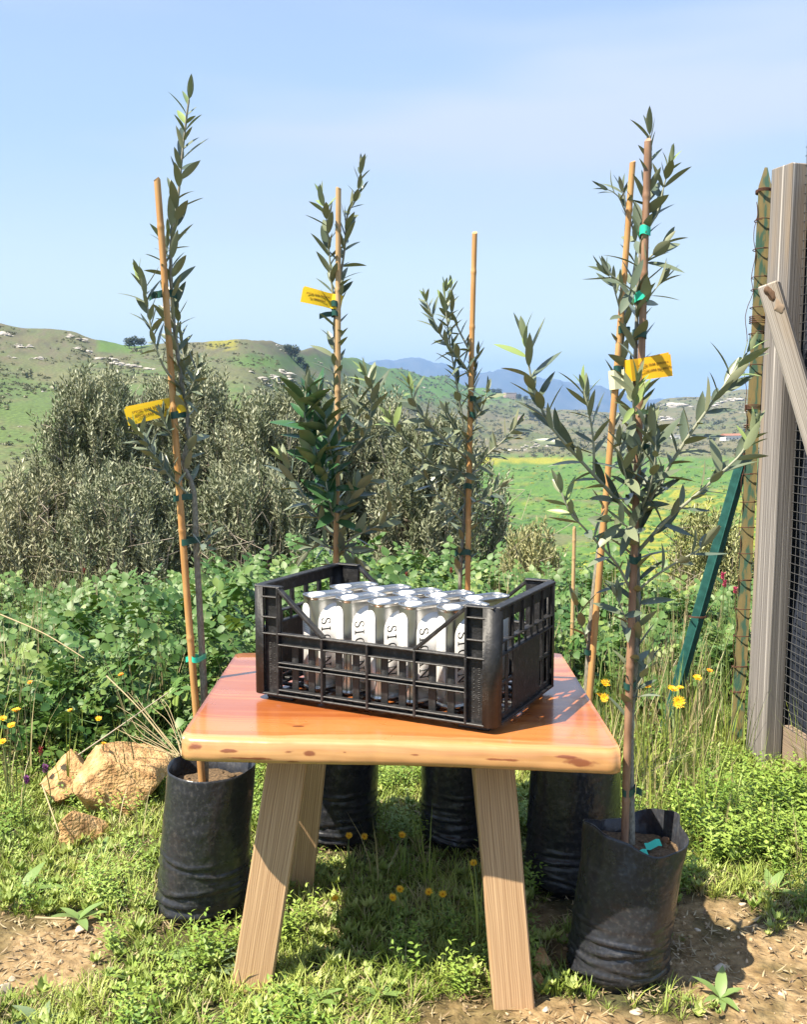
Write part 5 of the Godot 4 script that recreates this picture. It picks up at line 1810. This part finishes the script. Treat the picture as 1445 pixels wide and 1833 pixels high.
	for t in [[600, 545, 598, 545, 0.014, "tape_dark", 0.0], [601, 562, 600, 562, 0.012, "tape_dark", 0.03], [600, 905, 602, 905, 0.012, "tape_dark", 0.0]]:
		tie(c2, at(t[0], t[1], z2 + 0.018) - c2.position, at(t[2], t[3], z2) - c2.position, t[4], M[t[5]], t[6])
	plant_tag("yellow paper tag on the bushy sapling behind the crate", at(602, 541, z2 + 0.01), Vector3(-1, 0, 0.12), 0.082, 0.034, M.tag_yellow, -0.20, ["SPECIE: OLEA EUROPEA", "CV. CERASUOLA"], M.tag_ink)

	var b3 := at(822, 1150, z3)
	b3.y = 0.30
	sapling("olive_sapling", "short wide olive sapling beside the tall bare cane", b3, [
		[[[822, 1330, 0], [824, 1048, 0], [828, 976, 0], [835, 868, 0], [838, 814, 0], [846, 730, 0], [849, 670, 0], [855, 635, 0]], 0.0075, 0.0016, 0.022, 0.42, 0.75, 0.0],
		[[[838, 817, 0], [826, 735, 0.02], [813, 659, 0.02], [804, 601, 0.02], [797, 544, 0.02], [797, 522, 0.02]], 0.003, 0.0012, 0.021, 0.2, 0.72, 0.15],
		[[[849, 680, 0], [819, 637, 0.03], [790, 601, 0.04], [772, 562, 0.05], [764, 540, 0.05]], 0.003, 0.0012, 0.019, 0.15, 0.75, 0.12],
		[[[846, 640, 0], [837, 620, 0.0], [822, 591, -0.01], [808, 555, -0.02], [807, 518, -0.02]], 0.003, 0.0012, 0.02, 0.1, 0.7, 0.1],
		[[[838, 822, 0], [790, 781, 0.06], [747, 731, 0.1], [733, 690, 0.12]], 0.0035, 0.0013, 0.019, 0.15, 0.85, 0.1],
		[[[832, 885, 0], [772, 828, 0.06], [718, 781, 0.1], [700, 753, 0.12]], 0.0035, 0.0013, 0.019, 0.15, 0.85, 0.1],
		[[[830, 935, 0], [790, 893, 0.05], [760, 850, 0.08], [740, 835, 0.1]], 0.003, 0.0012, 0.019, 0.15, 0.8, 0.0],
		[[[840, 850, 0], [873, 814, 0.04], [901, 789, 0.05], [925, 762, 0.06]], 0.003, 0.0012, 0.018, 0.2, 0.75, 0.0],
		[[[836, 905, 0], [870, 890, 0.04], [898, 872, 0.06]], 0.0028, 0.0012, 0.02, 0.3, 0.75, 0.0],
		[[[842, 760, 0], [862, 735, 0.03], [872, 700, 0.04]], 0.0025, 0.001, 0.018, 0.15, 0.7, 0.0],
		[[[840, 800, 0], [815, 765, 0.05], [800, 740, 0.06]], 0.0025, 0.001, 0.018, 0.15, 0.75, 0.0],
		[[[836, 850, 0], [812, 840, 0.06], [790, 845, 0.08]], 0.0025, 0.001, 0.018, 0.15, 0.8, 0.0]], z3, 0.066)
	var c3 := cane("tall bare bamboo cane in the middle, behind the tins", Vector3(at(832, 1250, z3).x, 0.28, z3 + 0.012), at(850, 417, z3 + 0.012), 0.0068, M.bamboo)
	for t in [[847, 715, 846, 715, 0.013, "tape_dark", 0.0], [846, 743, 845, 743, 0.013, "tape_dark", 0.0], [840, 870, 835, 870, 0.013, "tape_dark", 0.0], [837, 988, 827, 988, 0.014, "tape_dark", 0.01]]:
		tie(c3, at(t[0], t[1], z3 + 0.015) - c3.position, at(t[2], t[3], z3) - c3.position, t[4], M[t[5]], t[6])

	var b4 := at(1046, 1330, z4)
	b4.y = 0.30
	sapling("olive_sapling", "thin olive sapling behind the right corner of the table", b4, [
		[[[1044, 1400, 0], [1050, 1250, 0], [1062, 1080, 0], [1083, 900, 0], [1100, 750, 0], [1117, 600, 0], [1133, 500, 0], [1140, 440, 0], [1128, 390, 0], [1116, 345, 0]], 0.008, 0.0014, 0.055, 0.42, 0.85, 0.0],
		[[[1120, 590, 0], [1108, 545, 0.02], [1098, 510, 0.03], [1090, 492, 0.03]], 0.0022, 0.001, 0.026, 0.25, 0.85, 0.0],
		[[[1056, 1160, 0], [1040, 1115, 0.02], [1032, 1080, 0.03]], 0.0022, 0.001, 0.03, 0.3, 0.9, 0.0],
		[[[1128, 400, 0], [1108, 352, 0.02], [1090, 340, 0.03]], 0.0018, 0.001, 0.024, 0.3, 0.8, 0.0]], z4, 0.068)
	var c4 := cane("pale bamboo cane right of the table, the farther one of the pair", Vector3(at(1046, 1370, z4).x, 0.28, z4 + 0.01), at(1133, 290, z4 + 0.012), 0.0070, M.bamboo)
	for t in [[1052, 1165, 1056, 1165, 0.012, "tape_dark", 0.0], [1106, 662, 1110, 662, 0.014, "tape_dark", 0.0], [1114, 592, 1122, 592, 0.016, "tape_dark", 0.0], [1077, 965, 1076, 965, 0.012, "tape_dark", 0.0]]:
		tie(c4, at(t[0], t[1], z4 + 0.012) - c4.position, at(t[2], t[3], z4) - c4.position, t[4], M[t[5]], t[6])
	plant_tag("pale cream paper tag half hidden behind the orange tag", at(1102, 680, z4 + 0.01), Vector3(1, 0, 0.12), 0.062, 0.040, M.tag_pale, 0.10, ["OLEA EUROPEA"], M.print_grey)

	var b5 := at(1131, 1482, z5)
	sapling("olive_sapling", "largest olive sapling at the right with long spreading side branches", b5, [
		[[[1131, 1482, 0], [1129, 1300, 0], [1140, 1150, 0], [1141, 1000, 0], [1140, 900, 0], [1138, 800, 0], [1137, 700, 0], [1141, 560, 0], [1145, 480, 0.0], [1152, 400, 0.0], [1164, 320, 0.005], [1166, 275, 0.005], [1164, 242, 0.005]], 0.0085, 0.0016, 0.0236, 0.16, 1.0, 0.0],
		[[[1143, 935, 0], [1180, 866, 0.03], [1231, 785, 0.05], [1271, 728, 0.06], [1314, 667, 0.07], [1338, 632, 0.07]], 0.004, 0.0016, 0.0255, 0.14, 0.95, 0.16],
		[[[1145, 985, 0], [1195, 930, 0.04], [1240, 892, 0.06], [1306, 834, 0.08], [1330, 809, 0.08], [1346, 775, 0.08]], 0.0038, 0.0015, 0.0255, 0.14, 0.95, 0.14],
		[[[1136, 930, 0], [1110, 900, 0.02], [1062, 848, 0.05], [1020, 802, 0.07], [982, 755, 0.09], [955, 690, 0.1], [940, 610, 0.1]], 0.004, 0.0015, 0.0255, 0.12, 1.0, 0.10],
		[[[1064, 850, 0.05], [1062, 777, 0.06], [1046, 700, 0.06]], 0.0026, 0.0012, 0.0236, 0.25, 0.9, 0.25],
		[[[1136, 1070, 0], [1105, 1010, 0.03], [1060, 960, 0.05], [1020, 915, 0.07], [1006, 882, 0.07]], 0.003, 0.0013, 0.0294, 0.15, 0.9, 0.2],
		[[[1140, 1060, 0], [1170, 1034, 0.02], [1215, 1005, 0.04], [1252, 984, 0.05], [1264, 970, 0.05]], 0.0028, 0.0013, 0.0334, 0.4, 0.85, 0.0],
		[[[1139, 900, 0], [1120, 850, 0.05], [1110, 800, 0.07]], 0.0025, 0.0012, 0.0216, 0.1, 0.95, 0.0],
		[[[1140, 930, 0], [1165, 870, 0.06], [1175, 810, 0.08], [1172, 770, 0.08]], 0.0026, 0.0012, 0.0216, 0.15, 1.0, 0.0],
		[[[1139, 850, 0], [1150, 800, 0.05], [1165, 760, 0.06]], 0.0024, 0.0012, 0.0216, 0.1, 0.95, 0.0],
		[[[1138, 760, 0], [1135, 720, 0.05], [1140, 690, 0.06]], 0.0024, 0.0012, 0.0196, 0.15, 0.9, 0.8],
		[[[1141, 960, 0], [1120, 940, 0.06], [1095, 930, 0.08]], 0.0024, 0.0012, 0.0216, 0.1, 0.95, 0.0],
		[[[1152, 420, 0], [1176, 385, 0.01], [1190, 330, 0.01], [1198, 300, 0.01]], 0.002, 0.0011, 0.0216, 0.2, 0.85, 0.1],
		[[[1146, 480, 0], [1170, 455, 0.02], [1185, 440, 0.02]], 0.002, 0.001, 0.0236, 0.25, 0.95, 0.0],
		[[[1143, 530, 0], [1120, 510, 0.03], [1090, 490, 0.04]], 0.002, 0.001, 0.0255, 0.3, 0.95, 0.0],
		[[[1142, 560, 0], [1168, 525, 0.02], [1180, 510, 0.02]], 0.002, 0.001, 0.0236, 0.3, 0.9, 0.0],
		[[[1134, 1130, 0], [1120, 1105, 0.02], [1105, 1070, 0.03]], 0.002, 0.001, 0.0255, 0.25, 0.85, 0.0],
		[[[1133, 1250, 0], [1150, 1215, 0.02], [1160, 1190, 0.02]], 0.002, 0.001, 0.0255, 0.3, 0.8, 0.0]], z5, 0.066)
	var c5 := cane("weathered brown cane of the largest sapling, the nearer one at the right", at(1121, 1470, z5 + 0.015), at(1160, 252, z5 + 0.015), 0.0068, M.bamboo_brown)
	for t in [[1156, 414, 1155, 414, 0.015, "tape_bright", 0.0], [1152, 531, 1145, 531, 0.016, "tape_bright", 0.0], [1150, 597, 1141, 597, 0.017, "tape_dark", 0.0], [1144, 800, 1139, 800, 0.014, "tape_dark", 0.02], [1134, 1000, 1141, 1000, 0.013, "tape_dark", 0.0], [1125, 1225, 1132, 1225, 0.012, "tape_dark", 0.0], [1122, 1415, 1131, 1415, 0.013, "tape_dark", 0.012]]:
		tie(c5, at(t[0], t[1], z5 + 0.015) - c5.position, at(t[2], t[3], z5) - c5.position, t[4], M[t[5]], t[6], Vector3.RIGHT)
	plant_tag("orange-yellow paper tag on the largest sapling", at(1132, 663, z5 + 0.012), Vector3(1, 0, 0.12), 0.068, 0.038, M.tag_orange, 0.13, ["SPECIE: OLEA EUROPEA", "CV. NOCELLARA DEL BELICE"], M.tag_ink)
	# broken cane stump
	cane("short broken cane stump behind the crate's right side", Vector3(at(1026, 1050, -3.6).x, ground_h(0.59, -3.6), -3.6), at(1028, 945, -3.6), 0.007, M.bamboo_pale, "cane_stump")

	# rocks
	stone("big orange sandstone rock left of the left nursery bag", pl(215, 1446), Vector3(0.165, 0.150, 0.11), 3.0, M.sandstone, 36)
	stone("flat sandstone rock leaning behind the big orange one", pl(120, 1432), Vector3(0.112, 0.088, 0.085), 6.0, M.sandstone, 26)
	stone("small pale sandstone block in front of the big rock", pl(150, 1508), Vector3(0.088, 0.060, 0.04), 8.0, M.sandstone, 26)
	stone("brown stone beside the right table leg, upper of two", pl(972, 1735), Vector3(0.021, 0.027, 0.02), 11.0, M.sandstone, 16)
	stone("brown stone beside the right table leg, lower of two", pl(963, 1765), Vector3(0.015, 0.02, 0.015), 13.0, M.sandstone, 14)
	var pb := [[143, 1665, 0.013, "pale pebble at the edge of the left bare patch"], [3, 1775, 0.02, "grey pebble at the left picture edge"], [20, 1752, 0.008, "tiny white pebble on the left bare patch"], [950, 1795, 0.010, "pebble just right of the right leg's foot"], [978, 1808, 0.009, "yellowish pebble in front of the right leg"], [1400, 1780, 0.011, "white pebble at the lower right"], [1290, 1735, 0.014, "tan pebble right of the leaning bag"], [1330, 1620, 0.009, "white pebble near the leaning bag's shadow"], [1250, 1665, 0.008, "small pebble in the leaning bag's shadow"], [1380, 1700, 0.007, "small pebble on the right bare patch"], [1140, 1812, 0.012, "reddish pebble in front of the leaning bag"], [60, 1600, 0.006, "small pebble above the left bare patch"]]
	for a in pb:
		stone(a[3], pl(a[0], a[1]) - Vector3(0, 0.003, 0), Vector3(1.0, 0.7, 0.85) * a[2], a[0] * 0.1, M.pebble, 10, "pebble", "pebbles on the ground")
	# flowers
	var yd := "yellow flowers in the grass"
	var fl := [[1216, 1257, -2.62, 0.019, 1, "largest yellow daisy right of the table, facing the viewer"], [1205, 1234, -2.66, 0.016, 0, "yellow daisy just above the largest one"], [1218, 1232, -2.70, 0.012, 0, "small yellow daisy touching the one above the largest"], [1249, 1214, -2.75, 0.014, 0, "yellow daisy nearest the green strut"], [1271, 1201, -2.8, 0.010, 0, "half-closed orange bud near the steel post"], [1084, 1224, -2.55, 0.015, 0, "yellow daisy by the far cane, upper"], [1083, 1249, -2.5, 0.013, 1, "yellow daisy by the far cane, lower"], [1074, 1244, -2.56, 0.010, 0, "small yellow daisy by the far cane, left"], [1160, 1229, -2.6, 0.011, 0, "yellow daisy between the near cane and the large daisy"],
		[4, 1287, -2.6, 0.013, 0, "yellow daisy at the left picture edge, upper"], [28, 1272, -2.62, 0.014, 0, "yellow daisy highest at the far left"], [20, 1299, -2.58, 0.012, 0, "yellow daisy at the far left, second from the edge"], [4, 1328, -2.55, 0.011, 0, "yellow daisy lowest at the left edge"], [53, 1222, -2.85, 0.009, 0, "orange bud in the thicket at the far left"], [125, 1272, -2.8, 0.009, 0, "yellow flower head amid the left thicket"], [176, 1287, -2.75, 0.010, 0, "yellow flower head above the big rock"], [216, 1208, -2.7, 0.009, 0, "orange bud above the dry stalks"], [185, 1331, -2.62, 0.008, 0, "small yellow flower just above the big rock"],
		[436, 1784, -1.78, 0.009, 1, "small orange flower at the left table leg's foot"]]
	for a in fl:
		flower_daisy(a[5], at(a[0], a[1], a[2]), a[3], Vector3(R(-0.3, 0.3), 1.0, R(0.0, 0.6)) if a[4] == 0 else Vector3(-0.25, 0.45, 1.0), M.petal_orange if "orange" in a[5] else M.petal_yellow, yd)
	for a in [[703, 1607, -2.0, "leftmost of the yellow flower row in the table's shade"], [716, 1592, -2.03, "yellow flower just above the leftmost in the table's shade"], [768, 1597, -2.02, "middle flower of the yellow row in the table's shade"], [793, 1601, -2.01, "rightmost flower of the yellow row in the table's shade"], [848, 1545, -2.12, "yellow flower in the shade nearest the right table leg"], [600, 1608, -2.02, "yellow flower just right of the left table leg"], [625, 1496, -2.25, "yellow flower in front of the back left bag"], [652, 1498, -2.25, "yellow flower right of the back left bag"], [720, 1495, -2.2, "yellow flower between the two back bags"]]:
		flower_daisy("tiny " + a[3], at(a[0], a[1], a[2]), 0.0095, Vector3(R(-0.3, 0.3), 0.8, 0.7), M.petal_yellow, "yellow flowers in the shade under the table", "yellow_flower")
	for a in [[150, 1023, -4.4, "red sulla flower at the left thicket's back edge"], [374, 980, -4.6, "red flower right of the left cane's green tie"], [325, 1003, -4.5, "red flower just left of the left cane"], [728, 1030, -4.3, "red flower above the back row of tins"], [808, 1022, -4.4, "red flower left of the middle cane"], [72, 1345, -2.7, "dark red bud by the left rocks"]]:
		flower_spike(a[3], at(a[0], a[1], a[2]), 0.022, 0.010, M.petal_red, "red flowers in the thicket", "red_flower")
	for a in [[1295, 1032, -3.7, "pink flower beside the steel post, upper left"], [1298, 1046, -3.68, "pink flower beside the steel post, lower left"], [1317, 1058, -3.66, "pink flower beside the steel post, nearest it"]]:
		flower_spike(a[3], at(a[0], a[1], a[2]), 0.024, 0.012, M.petal_pink, "pink flowers by the steel post", "pink_flower")
	for a in [[81, 1378, -2.45, "purple flower head in front of the rocks, right one"], [47, 1398, -2.42, "purple flower head in front of the rocks, left one"]]:
		flower_spike(a[3], at(a[0], a[1], a[2]), 0.016, 0.012, M.petal_purple, "purple flowers by the rocks", "purple_flower")
	# sticks and dry stalks
	var sticks := [[[[105, 1375, -2.75], [200, 1310, -2.72], [300, 1240, -2.7]], 0.0022, "long brown dry stick slanting above the rocks", "drytwig"], [[[62, 1643, -1.95], [118, 1645, -1.96]], 0.003, "short white stick on the left bare patch", "straw"], [[[0, 1100, -3.0], [80, 1135, -2.95], [150, 1178, -2.9]], 0.0022, "pale dry stem crossing the thicket at the left edge", "straw"], [[[75, 1405, -2.42], [105, 1490, -2.32]], 0.002, "pale bent stem beside the small sandstone block", "straw"], [[[190, 1210, -2.68], [250, 1270, -2.6], [328, 1366, -2.5]], 0.0018, "dry straw stalk slanting down to the left bag", "straw"]]
	for a in sticks:
		var p := []
		for k in a[0]:
			p.append(at(k[0], k[1], k[2]))
		for k in p.size():
			p[k].y = maxf(p[k].y, 0.012)
		p = smooth_path(p, 0.02)
		var o := put("dry_stick", tube_mesh(p, [a[1], a[1] * 0.6], 6), M[a[3]])
		tag(o, a[2], "stick", "dry sticks and stalks")
	var straw_foot := at(325, 1362, -2.5)
	straw_foot.y = maxf(straw_foot.y, 0.0)
	var sw := thing("dry_grass_stalks", "loose bunch of dry straw stalks left of the left bag", "dry grass", straw_foot, "dry sticks and stalks")
	for k in 16:
		var e := at(R(185, 330), R(1195, 1310), R(-2.75, -2.5)) - straw_foot
		put("stalk", tube_mesh(smooth_path([Vector3(R(-0.02, 0.01), R(0.0, 0.02), 0), e * 0.5 + Vector3(R(-0.02, 0.02), R(-0.015, 0.02), 0), e * R(0.6, 1.0)], 0.03), [0.0012, 0.0005], 4), M.straw, sw)
	# bluish grass clumps by the rocks, seen as long separate blades
	var gk := [[232, 1452, "tall bluish grass clump in front of the big rock", 12], [262, 1400, "grass clump between the rock and the left bag", 10]]
	for a in gk:
		var c := pl(a[0], a[1])
		var o := thing("grass_clump", a[2], "grass clump", c)
		for k in a[3]:
			var an := R(0, TAU)
			var st := S()
			blade(st, Vector3(R(-0.03, 0.03), -0.01, R(-0.02, 0.02)), Vector3(cos(an), 0, sin(an)), R(0.1, 0.5), R(0.16, 0.30), 0.0055)
			put("blade", done(st), M.stem, o)
	# broad weeds one can pick out
	var wl := mat(0.15, 0.235, 0.075, 0.55)
	wl = leafy(0.16, 0.25, 0.07, 0.5, 0.5)
	var wg := leafy(0.14, 0.20, 0.10, 0.6, 0.4)
	var base_leaf := S()
	leaf_shape(base_leaf, 1.0, 0.36, 0.35, 0.25, Transform3D.IDENTITY, 6, 0.75)
	var wm := done(base_leaf)
	for a in [[40, 1600, 0.085, 6, "broad-leaved weed at the left above the bare patch", 0], [75, 1838, 0.06, 7, "grey-green woolly weed in the lower left corner", 1], [180, 1540, 0.06, 6, "leafy weed right below the small sandstone block", 0], [140, 1650, 0.06, 6, "leafy weed at the right rim of the left bare patch", 0], [375, 1740, 0.06, 6, "round-leaved weed left of the left table leg", 1], [445, 1745, 0.05, 5, "woolly grey weed at the left table leg's foot", 1], [700, 1430, 0.06, 6, "dark broad-leaved weed in the shade between the back bags", 1], [1310, 1440, 0.075, 7, "pale broad-leaved weed right of the leaning bag", 0], [1260, 1410, 0.07, 6, "pale-leaved weed left of the fence post", 0], [1380, 1600, 0.06, 6, "leafy weed at the edge of the right bare patch", 0], [1290, 1790, 0.055, 7, "round rosette weed at the lower right", 0], [560, 1800, 0.06, 7, "leafy weed low in the middle foreground", 0], [680, 1790, 0.055, 6, "leafy weed in front of the table's middle", 0], [310, 1720, 0.055, 6, "leafy weed below the left bag", 0], [230, 1760, 0.06, 7, "leafy weed in the lower left turf", 0]]:
		var c := pl(a[0], a[1])
		var o := thing("weed", a[4], "weed", c, "broad weeds in the turf")
		for k in a[3]:
			var an: float = k * 2.4 + R(-0.3, 0.3)
			var el := R(0.25, 0.9)
			var d := Vector3(cos(an) * cos(el), sin(el), sin(an) * cos(el))
			put("leaf", wm, wg if a[5] else wl, o, Transform3D(frame_of(d, Vector3(-d.x * 0.5, 1.0, -d.z * 0.5)).scaled(Vector3.ONE * a[2] * R(0.7, 1.15)), Vector3(0, 0.004, 0)))
	# bits lying in the leaning bag: fallen bright tape and leaves
	var bits := [[1170, 1512, "bright green tape scrap lying in the leaning bag", "tape_bright"], [1146, 1530, "second green tape scrap in the leaning bag, at its front rim", "tape_bright"]]
	for a in bits:
		var c := at(a[0], a[1], z5 + (0.02 if a[0] > 1160 else 0.055))
		var st := S()
		st.set_smooth_group(0)
		for k in 4:
			var u0 := (k - 2) * 0.008
			var u1 := (k - 1) * 0.008
			var f := func(u: float) -> Vector3: return Vector3(u, 0.003 * sin(u * 160.0), 0)
			face(st, [f.call(u0) + Vector3(0, 0.005, -0.005), f.call(u1) + Vector3(0, 0.005, -0.005), f.call(u1) + Vector3(0, -0.004, 0.005), f.call(u0) + Vector3(0, -0.004, 0.005)], Vector3(0, 1, 1))
		tag(put("tape_scrap", done(st), M[a[3]], null, Transform3D(Basis(Vector3.UP, 0.3), c)), a[2], "tape")
